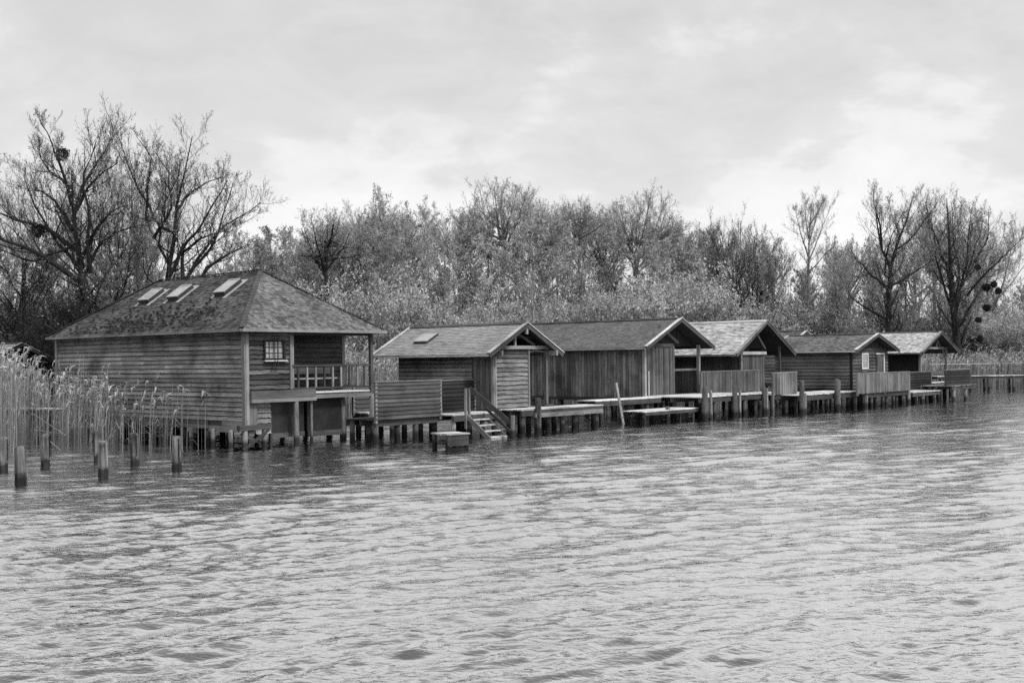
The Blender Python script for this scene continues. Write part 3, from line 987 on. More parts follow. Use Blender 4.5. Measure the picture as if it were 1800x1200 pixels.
# small bathing platform
t = thing('bathing_platform', 'small pale-topped wooden platform standing in the water left of the steps', 'platform', (-2.02, 35.3, 0), AX - R(14))
box('top_board', t, -.42, .42, -.62, -.32, .475, .52, 'trim_light')
box('top_board', t, -.44, .41, -.31, .0, .47, .515, 'deck')
box('top_board', t, -.42, .43, .01, .32, .475, .52, 'trim_light')
for (x, y) in ((-.34, -.5), (.34, -.5), (-.34, .2), (.34, .2)):
    pile('leg', t, x, y, -1.2, .46, .08, 'pile')
box('apron', t, -.38, .38, -.60, -.56, .14, .44, 'beam')
box('apron', t, -.38, .38, -.54, -.50, -.12, .10, 'wall_darker')
box('apron', t, .38, .42, -.50, .25, .14, .44, 'wall_dark')

# --- the long boathouse with vertical planks
C3 = (6.06, 52.0, 0)
h, rz = hut('long boathouse clad in vertical planks with its gable opening half dark', C3, 4.8, 8.6, .98, -.58, 5.32, -.50, 9.1, 3.24, 4.58,
            'shingle_felt', 'vert', 'plank_vert', .17, 31, sx=.16, ex=.10, st=.012, back_gable=1.8)
box('corner_board', h, -.05, .09, -.04, .10, .95, 3.44, 'trim')
w = panel('wall', h, .09, 2.5, .04, .08, 1.0, 3.4, 'wall_dark')
vertwall(w, 'front', .12, 2.52, .02, 1.0, 3.30, .16, 'fence_dark')
box('lintel', h, .10, 2.30, -.05, .0, 3.26, 3.42, 'beam')
w = panel('gable', h, .1, 4.7, .35, .40, 3.3, 3.4, 'interior_shade')
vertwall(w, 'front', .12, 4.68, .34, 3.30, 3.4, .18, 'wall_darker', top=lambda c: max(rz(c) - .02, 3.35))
w = panel('wall', h, 2.5, 4.7, 1.80, 1.85, .98, 3.35, 'interior_shade')
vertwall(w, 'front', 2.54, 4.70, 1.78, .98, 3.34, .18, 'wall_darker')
w = panel('wall', h, 2.46, 2.50, .10, 1.80, .98, 3.35, 'wall_darker')
box('middle_rail', h, 2.54, 4.66, .10, .18, 2.12, 2.22, 'wall_dark')
box('lower_board', h, 2.54, 4.66, 1.30, 1.34, 1.0, 2.12, 'wall_darker')
box('corner_post', h, 4.68, 4.82, -.02, .12, .95, 3.36, 'trim')
beam('brace', h, (1.4, .1, 4.25), (3.0, .1, 3.45), .07, .11, 'beam')
box('drain_pipe', h, .22, .26, -.07, -.03, 1.05, 2.15, 'white_paint')
deck('jetty_deck', 'broad plank deck on tall piles before the long vertical-plank boathouse', C3, -.2, 5.6, -3.0, -.02, 1.02,
     [(.05, -3.12, 1.46, .13), (.35, -3.25, 1.30, .07, 'pile_light'), (2.64, -3.12, 1.42, .12), (2.95, -3.2, 1.2, .06, 'pile_light'), (5.43, -3.1, 1.34, .11), (5.6, -3.16, 1.25, .06, 'pile_light'),
      (.3, -1.4), (1.6, -2.0), (2.7, -1.2), (4.0, -2.2), (5.2, -1.4), (1.2, -2.9), (3.9, -2.9)], edge_h=.22)
deck('jetty_deck', 'narrow plank walkway along the long boathouse with a ladder at its end', C3, -5.2, -.25, -1.05, -.06, 1.0,
     [(-5.0, -.9), (-4.0, -.3), (-3.2, -.9), (-2.2, -.5), (-1.2, -.9), (-.5, -.4)], plank_dir='x')
deck('low_platform', 'low bathing platform close above the water beside the ladder of the long boathouse', C3, -4.1, .1, -2.75, -1.55, .54,
     [(-3.9, -2.6, .5, .07, 'pile_light'), (-2.2, -2.65, .66, .10), (-1.2, -2.6, .5, .06, 'pile_light'), (-.1, -2.6, .5, .07, 'pile_light'), (-3.8, -1.7), (-.3, -1.7), (-2, -1.7)], plank_dir='x', edge_h=.13)
t = thing('bathing_ladder', 'slender bathing ladder with pale leaning handrails going into the water', 'ladder', Vector(C3) + Fv * -4.9 + Lv * -2.0, AX)
for (x, y0) in ((.0, .0), (.55, .35)):
    beam('side_rail', t, (x + .30, y0 + .35, 1.72), (x - .05, y0 - .30, -.25), .05, .06, 'wall_pale')
for i in range(5):
    z = .05 + i * .27
    dx = -.05 + (z + .25) / 1.97 * .35
    beam('rung', t, (dx, -.30 + (z + .25) / 1.97 * .65, z), (dx + .55, .05 + (z + .25) / 1.97 * .65, z), .10, .03, 'beam_light')
fence('plank_screen', 'long screen of vertical planks set back on the broad deck beside the long boathouse', C3, (3.9, -.6), (9.5, -.6), 1.0, 2.06, 'v', 'fence_dark', posts=[0, .5, 1.0], cap='trim')

# --- the boathouse with the pale shingle roof
C4 = (11.7, 58.0, 0)
h, rz = hut('boathouse with a steep pale wooden-shingle roof and deep dark gable', C4, 4.2, 6.8, 1.0, -1.05, 5.30, -.32, 7.4, 2.88, 4.60,
            'shingle_light', 'vert', 'wall_dark', .18, 41, barge='trim', barge_dark='beam', cap='trim_light', sx=.20, ex=.17, st=.035, back_gable=1.4, lift=.08)
w = panel('wall', h, .08, 2.5, .10, .14, 1.0, 2.95, 'wall_darker')
vertwall(w, 'front', .10, 2.5, .08, 1.0, 2.80, .20, 'fence_dark')
box('lintel', h, .05, 2.55, -.06, .02, 2.86, 3.02, 'trim_light')
w = panel('wall', h, 2.5, 4.1, 1.40, 1.44, 1.0, 3.2, 'interior_shade')
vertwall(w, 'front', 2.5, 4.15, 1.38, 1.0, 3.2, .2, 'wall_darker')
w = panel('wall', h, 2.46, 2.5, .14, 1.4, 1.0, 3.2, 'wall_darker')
w = panel('gable', h, .1, 4.1, .9, .94, 3.0, 3.2, 'interior_shade')
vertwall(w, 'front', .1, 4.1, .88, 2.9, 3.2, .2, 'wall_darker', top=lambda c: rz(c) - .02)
box('corner_post', h, -.04, .06, -.02, .08, .95, 3.3, 'trim')
box('corner_post', h, 4.1, 4.2, -.02, .08, .95, 3.3, 'beam')
beam('brace', h, (1.6, .1, 4.1), (2.7, .1, 3.15), .07, .12, 'beam')
fence('plank_screen', 'pale screen of vertical planks standing over the water at the deck edge', C3, (5.75, -3.4), (8.15, -3.4), .95, 1.97, 'v', 'fence_grey', posts=[0, 1.0], cap='trim', post_foot=-1.0)
deck('jetty_deck', 'shaded plank deck behind the pale vertical screen', C3, 5.7, 9.6, -3.35, -.65, .95,
     [(6.2, -3.1), (7.2, -3.2), (8.1, -3.1), (6.0, -1.0), (7.8, -1.2), (9.4, -1.0), (9.3, -3.0)])

# --- the dark boathouse with the white framed window
C5 = (18.5, 62.0, 0)
h, rz = hut('dark boathouse with white framed window and white edged door', C5, 5.0, 4.6, .92, -.50, 5.42, -.48, 5.0, 3.02, 3.93,
            'shingle_grey', 'lap', 'fence_grey', .19, 51, sx=.18, ex=.14, st=.018, barge_dark='wall_dark', back_gable=.05)
box('corner_board', h, -.05, .06, -.05, .09, .9, 3.1, 'wall_darker')
w = panel('wall', h, .08, 4.95, .05, .09, .92, 3.12, 'wall_darker')
lapwall(w, 'front', .07, 1.30, .04, .92, 3.16, .19, 'wall_dark')
lapwall(w, 'front', 2.20, 3.22, .04, .92, 3.16, .19, 'wall_dark')
lapwall(w, 'front', 4.40, 4.96, .04, .92, 3.16, .19, 'wall_dark')
lapwall(w, 'front', 1.31, 2.19, .04, .92, 1.98, .19, 'wall_dark')
lapwall(w, 'front', 1.31, 2.19, .04, 2.88, 3.16, .14, 'wall_dark')
lapwall(w, 'front', 3.23, 4.39, .04, 2.88, 3.16, .14, 'wall_dark')
w2 = panel('gable', h, .1, 4.9, .05, .09, 3.13, 3.18, 'wall_darker')
vertwall(w2, 'front', .1, 4.9, .04, 3.17, 3.2, .22, 'wall_darker', top=lambda c: max(rz(c) - .02, 3.19))
wn = panel('window', h, 1.42, 2.08, .02, .045, 2.08, 2.78, 'interior_shade')
for (a, b, c, d) in ((1.32, 1.42, 1.98, 2.88), (2.08, 2.18, 1.98, 2.88), (1.42, 2.08, 2.78, 2.88), (1.42, 2.08, 1.98, 2.08)):
    box('frame', wn, a, b, -.03, .03, c, d, 'white_paint')
for z in (2.09, 2.44):
    box('pane', wn, 1.43, 2.07, .004, .014, z, z + .33, 'glass_pane')
box('muntin', wn, 1.42, 2.08, -.012, .004, 2.415, 2.445, 'white_paint')
dr = panel('door', h, 3.30, 4.26, .01, .045, .95, 2.80, 'wall_dark')
for i in range(5):
    box('plank', dr, 3.31 + i * .19, 3.485 + i * .19, -.012, .009, .96, 2.79, 'wall_dark')
box('frame', dr, 4.27, 4.39, -.04, .02, .95, 2.88, 'white_paint')
box('frame', dr, 3.24, 4.27, -.04, .02, 2.80, 2.88, 'white_paint')
box('handle', dr, 3.36, 3.44, -.045, -.013, 1.80, 1.84, 'metal_light')
deck('jetty_deck', 'open pale plank deck between square mooring posts beside the dark boathouse', C5, -9.1, -1.9, -1.4, .7, .90,
     [(-9.2, -1.62, 1.60, .13), (-8.95, -1.66, 1.0, .06, 'pile_light'), (-5.3, -1.58, 1.58, .13), (-5.08, -1.62, 1.5, .05, 'pile_light'), (-2.05, -1.6, 1.58, .13), (-1.85, -1.65, 1.5, .05, 'pile_light'),
      (-8, -.6), (-6.6, -.9), (-5.6, -.4), (-4.0, -.9), (-3.2, -.2), (-2.5, -.9), (-5.8, -1.3), (-2.6, -1.3)], edge_h=.24)
fence('plank_screen', 'weathered vertical plank screen at the water edge before the white framed window', C5, (-3.3, -1.75), (3.6, -1.75), .78, 1.82, 'v', 'fence_grey', posts=[.0, .5, 1.0], cap='trim')
deck('jetty_deck', 'dark underdeck on close piles behind the weathered vertical plank screen', C5, -1.85, 3.6, -1.7, -.05, .78,
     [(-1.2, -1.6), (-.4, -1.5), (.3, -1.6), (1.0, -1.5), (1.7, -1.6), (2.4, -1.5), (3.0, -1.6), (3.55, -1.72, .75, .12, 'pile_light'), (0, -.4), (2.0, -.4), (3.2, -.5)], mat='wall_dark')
deck('jetty_deck', 'low plank deck in front of the dark board screen near the gabled porch', C5, 3.7, 8.1, -1.9, -.4, .66,
     [(4.5, -1.75), (5.4, -1.8, .6, .13, 'pile_light'), (6.2, -1.7), (7.2, -1.75, .6, .12), (7.9, -1.8), (5, -.6), (7, -.6)])
fence('board_screen', 'dark horizontal board screen behind the low deck', C5, (5.6, -.35), (10.6, -.35), .62, 1.72, 'h', 'wall_darker', posts=[0, 1.0], cap='trim', rail='trim')

# --- the boathouse with the braced open gable porch
C6 = (25.85, 72.0, 0)
h, rz = hut('pale-roofed boathouse with open braced gable porch at the end of the row', C6, 4.6, 6.6, 1.0, -1.02, 5.55, -.50, 7.0, 2.88, 4.20,
            'shingle_light', 'lap', 'wall_dark', .2, 61, sx=.2, ex=.16, st=.025, barge='trim', back_gable=2.4, lift=.1,
            lsegs=[('lap', 2.4, 6.58, 'wall_dark')])
w = panel('wall', h, .05, 4.5, 2.35, 2.40, 1.0, 3.2, 'wall_darker')
vertwall(w, 'front', .06, 4.52, 2.34, 1.0, 3.2, .2, 'wall_dark', top=lambda c: rz(c) - .03)
box('pale_panel', h, -.07, -.03, 4.4, 5.3, 1.6, 3.0, 'wall_pale')
for x in (.05, 4.6):
    box('porch_post', h, x - .07, x + .07, -.02, .12, .95, 3.1, 'trim')
beam('porch_brace', h, (.1, .05, 2.45), (.75, .05, 3.12), .07, .10, 'trim')
beam('porch_brace', h, (4.55, .05, 2.45), (3.9, .05, 3.12), .07, .10, 'trim')
box('tie_beam', h, .0, 4.65, -.03, .09, 3.10, 3.24, 'trim')
for x in (1.5, 3.1):
    beam('strut', h, (x - .3, .03, 3.24), (x, .03, 3.72), .06, .09, 'trim')
    beam('strut', h, (x + .3, .03, 3.24), (x, .03, 3.72), .06, .09, 'trim')
wn = panel('window', h, 1.0, 1.7, 2.28, 2.31, 2.0, 2.8, 'glass_pane')
for (a, b, c, d) in ((.93, 1.0, 1.93, 2.87), (1.7, 1.77, 1.93, 2.87), (1.0, 1.7, 2.8, 2.87), (1.0, 1.7, 1.93, 2.0)):
    box('frame', wn, a, b, 2.25, 2.31, c, d, 'trim_light')
deck('jetty_deck', 'end deck on two pale posts under a dark board screen, last of the row', C5, 7.9, 12.0, -2.6, -.7, .92,
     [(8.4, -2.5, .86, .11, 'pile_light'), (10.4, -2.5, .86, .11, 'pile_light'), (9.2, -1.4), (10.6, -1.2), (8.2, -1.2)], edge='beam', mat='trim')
fence('board_screen', 'dark horizontal board screen on the end deck beside the porch', C5, (7.95, -2.2), (11.9, -2.2), .95, 1.84, 'h', 'wall_darker', posts=[0, .8, 1.0], cap='trim', rail='beam')
box('plank', deck('jetty_deck', 'porch deck under the open braced gable', C6, .1, 4.5, -.5, 2.3, .98, [(.3, -.3), (2, -.3), (4.3, -.3), (.3, 1), (4.3, 1)], pw=.3), 4.52, 4.62, -.5, 2.3, .94, .98, 'deck')

# --- two boathouses that show only roofs
c7 = at(1411, 632, 76.0)
H7 = (c7.x - 2.35 * Fv.x, 76.0 - 2.35 * Fv.y - .2)
h, rz = hut('half hidden boathouse with pale board side behind the dark boathouse', (c7.x - 2.35 * Fv.x, 76.0 - 2.35 * Fv.y - .2), 4.0, 6.0, 1.0, -.45, 4.45, -.4, 6.4, 3.30, 4.40,
            'shingle_grey', 'lap', 'wall_pale', .2, 71, sx=.2, ex=.16, st=.02)
w = panel('wall', h, .08, 3.92, .05, .09, 1.0, 3.4, 'wall_darker')
vertwall(w, 'front', .08, 3.92, .03, 1.0, 3.2, .2, 'wall_dark', top=lambda c: rz(c) - .03)
c0 = at(31, 632, 60.0)
h, rz = hut('boathouse far left showing only its roof above the reeds', (c0.x - 1.85 * Fv.x, 60.0 - 1.85 * Fv.y), 3.7, 6.0, .9, -.5, 4.2, -.5, 6.4, 2.75, 3.92,
            'shingle_light', 'lap', 'wall_dark', .2, 81, sx=.2, ex=.16, st=.02)
w = panel('wall', h, .08, 3.92, .25, .29, .9, 3.1, 'interior_shade')
vertwall(w, 'front', .08, 3.92, .22, .9, 3.2, .2, 'wall_darker', top=lambda c: rz(c) - .03)

# ------------------------------------------------------------------ mooring piles in the water
MP = [(-13.41, 29.88, .13, 'thick mooring pile with a pale split top before the reeds, at the picture-side end of the row'), (-11.42, 26.39, .13, 'dark upright mooring pile standing farthest out in the lake'),
      (-12.69, 30.90, .12, 'mooring pile with black hollow top close before the reed bed'), (-11.72, 32.14, .12, 'pale mooring pile half hidden behind another pile before the reeds'),
      (-10.06, 27.89, .13, 'grey mooring pile with dark wet foot, in front of a second pile'), (-10.27, 30.92, .12, 'mooring pile with pale streaks before the long board wall'),
      (-8.71, 29.44, .13, 'split mooring pile with two pale edges nearest the corner trestle')]
MP[0] = MP[0][:3] + ('thick mooring pile with a pale split face before the reed bed',)
for (x, y, r_, lb) in MP:
    t = thing('mooring_pile', lb, 'pile', (x, y, 0), rng.uniform(0, 6), 'mooring piles before the reeds')
    pile('shaft', t, 0, 0, -1.6, .88, r_, 'pile_mooring', .03)
    o = obj('check_crack', boxmesh(.55, .02, .035, 'wall_darker'), t)
    a = rng.uniform(3.6, 5.4)
    o.matrix_basis = Matrix.Translation((r_ * .93 * math.cos(a), r_ * .93 * math.sin(a), .55)) @ Matrix.Rotation(a, 4, 'Z') @ Matrix.Rotation(R(-90), 4, 'Y')

# boardwalk behind the reeds on the left, and footbridge with rail on the right
t = thing('boardwalk', 'narrow pale boardwalk through the reeds left of the large boathouse', 'boardwalk', (-27.2, 44.4, 0), R(-21))
for i in range(36):
    xx = .322 * i
    box('plank', t, xx, xx + .305, -.05 + rng.uniform(-.03, .03), .75, 1.17, 1.22, 'deck')
box('bearer', t, 0, 11.6, .05, .13, 1.02, 1.168, 'beam')
for i in range(6):
    pile('pile', t, .4 + i * 2.1, .09, -1.3, 1.02, .09, 'pile')
    pile('pile', t, .4 + i * 2.1, .65, -1.3, 1.16, .09, 'pile')
b0 = at(1648, 660, 84.0)
t = thing('railed_footbridge', 'long footbridge with a thin pale handrail before the reeds beyond the boathouses', 'footbridge', (b0.x, 84.0, 0), R(4))
for i in range(66):
    x = .3 * i
    box('plank', t, x, x + .28, 0, 1.1, 1.10 + .002 * (i % 2), 1.15, 'deck')
box('bearer', t, 0, 19.8, .05, .16, .92, 1.098, 'beam')
box('bearer', t, 0, 19.8, .95, 1.06, .92, 1.098, 'beam')
for i in range(9):
    box('handrail', t, i * 2.2, i * 2.2 + 2.19, 1.0, 1.06, 2.0, 2.045, 'trim_light')
    box('rail_post', t, i * 2.2 + 1.0, i * 2.2 + 1.08, .99, 1.07, 1.15, 2.0, 'beam')
for i in range(12):
    x = .5 + i * 1.7 + rng.uniform(-.3, .3)
    pile('pile', t, x, .05, -1.6, 1.0 + (.5 if i % 3 == 1 else 0), .10, 'pile')
    pile('pile', t, x + .2, 1.05, -1.6, .92, .09, 'pile')

# ------------------------------------------------------------------ reeds


def reed_mesh(P, hts, seed, leafy=2, plume=0.7, wid=0.011, dens=1.0):
    """standing dry reeds: bent stalks, long leaves, drooping plumes; P is (n,3) feet"""
    g = np.random.default_rng(seed)
    n = len(P)
    P = np.asarray(P, float)
    az = g.uniform(0, 2 * np.pi, n)
    side = np.stack([np.cos(az), np.sin(az), np.zeros(n)], -1)
    ld = np.radians(g.normal(-15, 45, n))
    lean = np.stack([np.cos(ld), np.sin(ld), np.zeros(n)], -1) * (hts * g.gamma(1.6, 0.035, n))[:, None]
    V, Q, MI, RD = [], [], [], []
    rnd = g.random(n)
    k0 = 0

    def strip(a, b, c, wa, wb, wc, sd, mi, rv):
        nonlocal k0
        m = len(a)
        arr = np.stack([a - sd * wa[:, None], a + sd * wa[:, None], b - sd * wb[:, None], b + sd * wb[:, None], c - sd * wc[:, None], c + sd * wc[:, None]], 1)
        V.append(arr.reshape(-1, 3))
        base = k0 + np.arange(m)[:, None] * 6
        Q.append(np.concatenate([base + np.array([0, 1, 3, 2]), base + np.array([2, 3, 5, 4])], 0))
        MI.append(np.full(2 * m, mi))
        RD.append(np.concatenate([rv, rv]))
        k0 += 6 * m
    up = np.zeros((n, 3))
    up[:, 2] = hts
    mid = P + up * .55 + lean * .3
    top = P + up + lean
    w = np.full(n, wid)
    strip(P, mid, top, w, w * .85, w * .5, side, 0, rnd)
    for q in range(leafy):
        t = g.uniform(.3, .9, n)[:, None]
        b = P + up * t + lean * t * t
        a2 = g.uniform(0, 2 * np.pi, n)
        d = np.stack([np.cos(a2), np.sin(a2), np.zeros(n)], -1) + lean * .8
        ll = g.uniform(.25, .55, n)[:, None]
        m1 = b + d * ll * .5 + np.array([0, 0, 1]) * ll * .45
        e1 = b + d * ll * 1.0 + np.array([0, 0, 1]) * ll * g.uniform(-.1, .5, n)[:, None]
        sd = np.cross(d, [0, 0, 1.0])
        sd /= np.linalg.norm(sd, axis=1)[:, None] + 1e-9
        strip(b, m1, e1, np.full(n, .006), np.full(n, .012), np.full(n, .002), sd, 0, g.random(n))
    pm = g.random(n) < plume
    b = top[pm]
    m = pm.sum()
    for q in range(3):
        a2 = ld[pm] + g.normal(0, .6, m)
        d = np.stack([np.cos(a2), np.sin(a2), np.zeros(m)], -1)
        L = g.uniform(.16, .34, m)[:, None]
        m1 = b + d * L * .25 + np.array([0, 0, 1]) * L * .5
        e1 = b + d * L * .8 + np.array([0, 0, 1]) * L * g.uniform(.2, .7, m)[:, None]
        a3 = g.uniform(0, 2 * np.pi, m)
        sd = np.stack([np.cos(a3), np.sin(a3), np.zeros(m)], -1)
        strip(b - np.array([0, 0, .05]), m1, e1, np.full(m, .012), np.full(m, .034), np.full(m, .008), sd, 1, g.random(m))
    return quadmesh(np.concatenate(V), np.concatenate(Q), ['reed', 'reed_plume'], 'reeds', np.concatenate(MI), np.concatenate(RD))


def reeds(name, label, pts, hts, seed, **kw):
    o = obj(name, reed_mesh(pts, np.asarray(hts), seed, **kw))
    o['kind'] = 'stuff'
    o['label'] = label
    o['category'] = 'reeds'
    return o


g = np.random.default_rng(3)
# dense bed left of and in front of the large boathouse; house axes (x across, y along)
pts, hts = [], []
fx, fy, lx, ly = Fv.x, Fv.y, Lv.x, Lv.y


def w1(x, y):
    return C1[0] + x * fx + y * lx, C1[1] + x * fy + y * ly


while len(pts) < 18000:
    x, y = g.uniform(-22, -.25), g.uniform(1.2, 24)
    X_, Y_ = w1(x, y)
    if Y_ > shore(X_) + 4 or X_ < -46:
        continue
    front = 4.2 + 1.0 * math.sin(x * 1.7) + .6 * math.sin(x * 4.1)
    lim = -1.0 - .0 * y
    if x > -3.2:
        # thinning stand along the wall
        dens = np.interp(y, [1.2, 2.6, 4.6, 6.6, 8.5, 12], [.03, .11, .30, .62, .85, .95])
        if g.random() > dens * (1.0 if x < -.6 else .8):
            continue
        hh = g.normal(np.interp(y, [1, 4, 8, 12], [1.6, 1.9, 2.25, 2.55]), .34)
    else:
        # outer edge in the water
        edge = 6.6 + (x + 3.2) * .62 + .5 * math.sin(x * 1.3)
        if y < edge:
            continue
        hh = g.normal(2.98, .28)
    z0 = min(max(gz(X_, Y_), -.5), .35)
    pts.append((X_, Y_, z0))
    hts.append(max(hh, .9) - z0 * .5)
reeds('reed_bed', 'dense bed of tall dry reeds standing in the water against the large boathouse', pts, hts, 1, plume=.38, wid=.009, leafy=1)
# belt along the shore behind the boathouses
pts, hts = [], []
while len(pts) < 13000:
    x = g.uniform(-14, 75)
    d = g.uniform(-2.5, 5.5)
    y = float(shore(x)) + d
    if x > 24:
        d = g.uniform(-3.5, 4)
        y = float(shore(x)) + d
    bad = False
    for C, W_, L_ in ((C1, 5.5, 12.3), (C2, 3.3, 5.2), (C3, 4.8, 8.6), (C4, 4.2, 6.8), (C5, 5.0, 4.6), (C6, 4.6, 6.6)):
        ux, uy = x - C[0], y - C[1]
        a_, b_ = ux * fx + uy * fy, ux * lx + uy * ly
        if -.4 < a_ < W_ + .4 and -3.4 < b_ < L_ + .3:
            bad = True
    a_, b_ = (x - H7[0]) * fx + (y - H7[1]) * fy, (x - H7[0]) * lx + (y - H7[1]) * ly
    if -7 < a_ < 4.5 and -9 < b_ < 6.5:
        bad = True
    if bad:
        continue
    z0 = gz(x, y)
    pts.append((x, y, max(z0, -.4)))
    hts.append(g.normal(2.75 if x < 20 else 2.35, .3) - max(z0, 0) * .3)
reeds('reed_bed', 'pale reed belt along the shore behind the row of boathouses', pts, hts, 2, plume=.8, wid=.014, leafy=1)
# driftwood and fallen stalks at the reed edge
for i, (p, q, lb) in enumerate((((55, 725, 38.0), (115, 765, 37.0), 'thin pale fallen pole leaning out of the reeds beside the boardwalk'), ((60, 755, 36.5), (115, 763, 36.0), 'thin fallen stalk lying flat across the front of the reeds'),
                                ((88, 775, 35.5), (106, 791, 34.0), 'short pale stick slanting into the water by the hollow pile'), ((62, 800, 33.4), (73, 793, 33.6), 'broken pale stick poking from the water before the reeds'))):
    t = beam('fallen_pole', None, at(*p), at(*q), .016, .016, 'wall_pale')
    tag(t, lb, 'stick')

# ------------------------------------------------------------------ trees


class Sp:
    """branching habit of one kind of tree, by level"""
    def __init__(s, **k):
        s.n = [7, 6, 5, 3, 2]
        s.k = [9, 7, 7, 5, 0]
        s.t0 = [.35, .2, .15, .1, 0]
        s.ang = [45, 42, 40, 38, 0]
        s.ratio = [.55, .5, .45, .42, 0]
        s.trop = [.03, .10, .08, .05, .03]
        s.wob = [.07, .13, .18, .22, .25]
        s.rr = [.5, .5, .5, .5, .5]
        s.rmin = [.05, .03, .016, .011, .008]
        s.leaf, s.lsize, s.lmax = 0.9, .13, 4
        s.bark, s.twig, s.leafm = 'bark', 'twig', 'leaf'
        s.lrad = 0.07
        s.__dict__.update(k)


def nrmz(v):
    return v / (math.sqrt(v[0] * v[0] + v[1] * v[1] + v[2] * v[2]) + 1e-9)


def spawn(out, pts, rad, L, lvl, sp, r):
    """children along a finished branch of level lvl"""
    if lvl >= sp.lmax:
        return
    n = len(pts) - 1
    k = sp.k[lvl]
    if lvl == 1:
        k *= min(2.0, max(.7, L / 6.5))
        L = min(L, 7.0)
    k = int(k * r.uniform(.8, 1.25) + .5)
    az = r.uniform(0, 6.28)
    for c in range(k):
        t = sp.t0[lvl] + (1 - sp.t0[lvl]) * ((c + r.random()) / k)
        t = min(t, .995)
        i = min(int(t * n), n - 1)
        u = t * n - i
        p = pts[i] * (1 - u) + pts[i + 1] * u
        d = nrmz(pts[i + 1] - pts[i])
        az += 2.4 + r.uniform(-.5, .5)
        q = np.array([0, 0, 1.0]) if abs(d[2]) < .9 else np.array([1.0, 0, 0])
        e1 = nrmz(np.cross(d, q))
        e2 = np.cross(d, e1)
        a = R(sp.ang[lvl] * r.uniform(.65, 1.3))
        nd = d * math.cos(a) + (e1 * math.cos(az) + e2 * math.sin(az)) * math.sin(a)
        if lvl >= 1 and nd[2] < -.25:
            nd[2] *= -.4
        rad_t = rad[i] * (1 - u) + rad[i + 1] * u
        grow(out, p, nrmz(nd), L * sp.ratio[lvl] * (1.2 - .62 * t) * r.uniform(.7, 1.25), max(rad_t * sp.rr[lvl] * r.uniform(.8, 1.15), sp.rmin[lvl + 1]), lvl + 1, sp, r)


def grow(out, p, d, L, rad, lvl, sp, r):
    n = sp.n[lvl]
    pts, rr = [p], [rad]
    st = L / n
    for i in range(n):
        d = nrmz(d + np.array([r.gauss(0, 1), r.gauss(0, 1), r.gauss(0, 1)]) * sp.wob[lvl] + np.array([0, 0, sp.trop[lvl]]))
        p = p + d * st
        pts.append(p)
        rr.append(max(rad * (1 - .80 * (i + 1) / n), sp.rmin[lvl] * .6))
    out[lvl].append((pts, rr))
    spawn(out, pts, rr, L, lvl, sp, r)


def tubes(polys, sides):
    """all polylines of one length as one vectorised set of tapered tubes"""
    by = {}
    for pts, rr in polys:
        by.setdefault(len(pts), []).append((pts, rr))
    VV, QQ, k0 = [], [], 0
    for n, lst in by.items():
        P = np.array([p for p, _ in lst])
        Rr = np.array([q for _, q in lst])
        T = np.empty_like(P)
        T[:, 1:-1] = P[:, 2:] - P[:, :-2]
        T[:, 0] = P[:, 1] - P[:, 0]
        T[:, -1] = P[:, -1] - P[:, -2]
        T /= np.linalg.norm(T, axis=2)[..., None] + 1e-9
        ref = np.where(np.abs(T[:, :1, 2:3]) < .9, np.array([0, 0, 1.0]), np.array([1.0, 0, 0]))
        ref = np.broadcast_to(ref, T.shape)
        A = np.cross(T, ref)
        A /= np.linalg.norm(A, axis=2)[..., None] + 1e-9
        B = np.cross(T, A)
        an = np.arange(sides) * 2 * np.pi / sides
        ring = P[:, :, None] + Rr[:, :, None, None] * (A[:, :, None] * np.cos(an)[None, None, :, None] + B[:, :, None] * np.sin(an)[None, None, :, None])
        m = len(lst)
        VV.append(ring.reshape(-1, 3))
        base = k0 + np.arange(m)[:, None, None] * n * sides + np.arange(n - 1)[None, :, None] * sides
        j = np.arange(sides if sides > 2 else 1)[None, None, :]     # two sides: a thin ribbon
        j2 = (j + 1) % sides
        QQ.append(np.stack([base + j, base + j2, base + sides + j2, base + sides + j], -1).reshape(-1, 4))
        k0 += m * n * sides
    return np.concatenate(VV), np.concatenate(QQ)


def leaves_of(polys, count, size, rad, seed):
    g = np.random.default_rng(seed)
    if not polys or count <= 0:
        return np.zeros((0, 3)), np.zeros((0, 4), int)
    idx = g.integers(0, len(polys), count)
    C = np.empty((count, 3))
    for q, i in enumerate(idx):
        pts = polys[i][0]
        t = g.random() ** .7 * (len(pts) - 1.001)
        a = int(t)
        C[q] = pts[a] * (1 - (t - a)) + pts[a + 1] * (t - a)
    C += g.normal(0, rad, (count, 3))
    a = g.normal(0, 1, (count, 3))
    a /= np.linalg.norm(a, axis=1)[:, None]
    b = np.cross(a, g.normal(0, 1, (count, 3)))
    b /= np.linalg.norm(b, axis=1)[:, None]
    s = size * g.uniform(.55, 1.5, count)[:, None]
    V = np.stack([C - a * s, C - b * s * .55, C + a * s, C + b * s * .55], 1).reshape(-1, 3)
    return V, np.arange(count * 4).reshape(-1, 4)


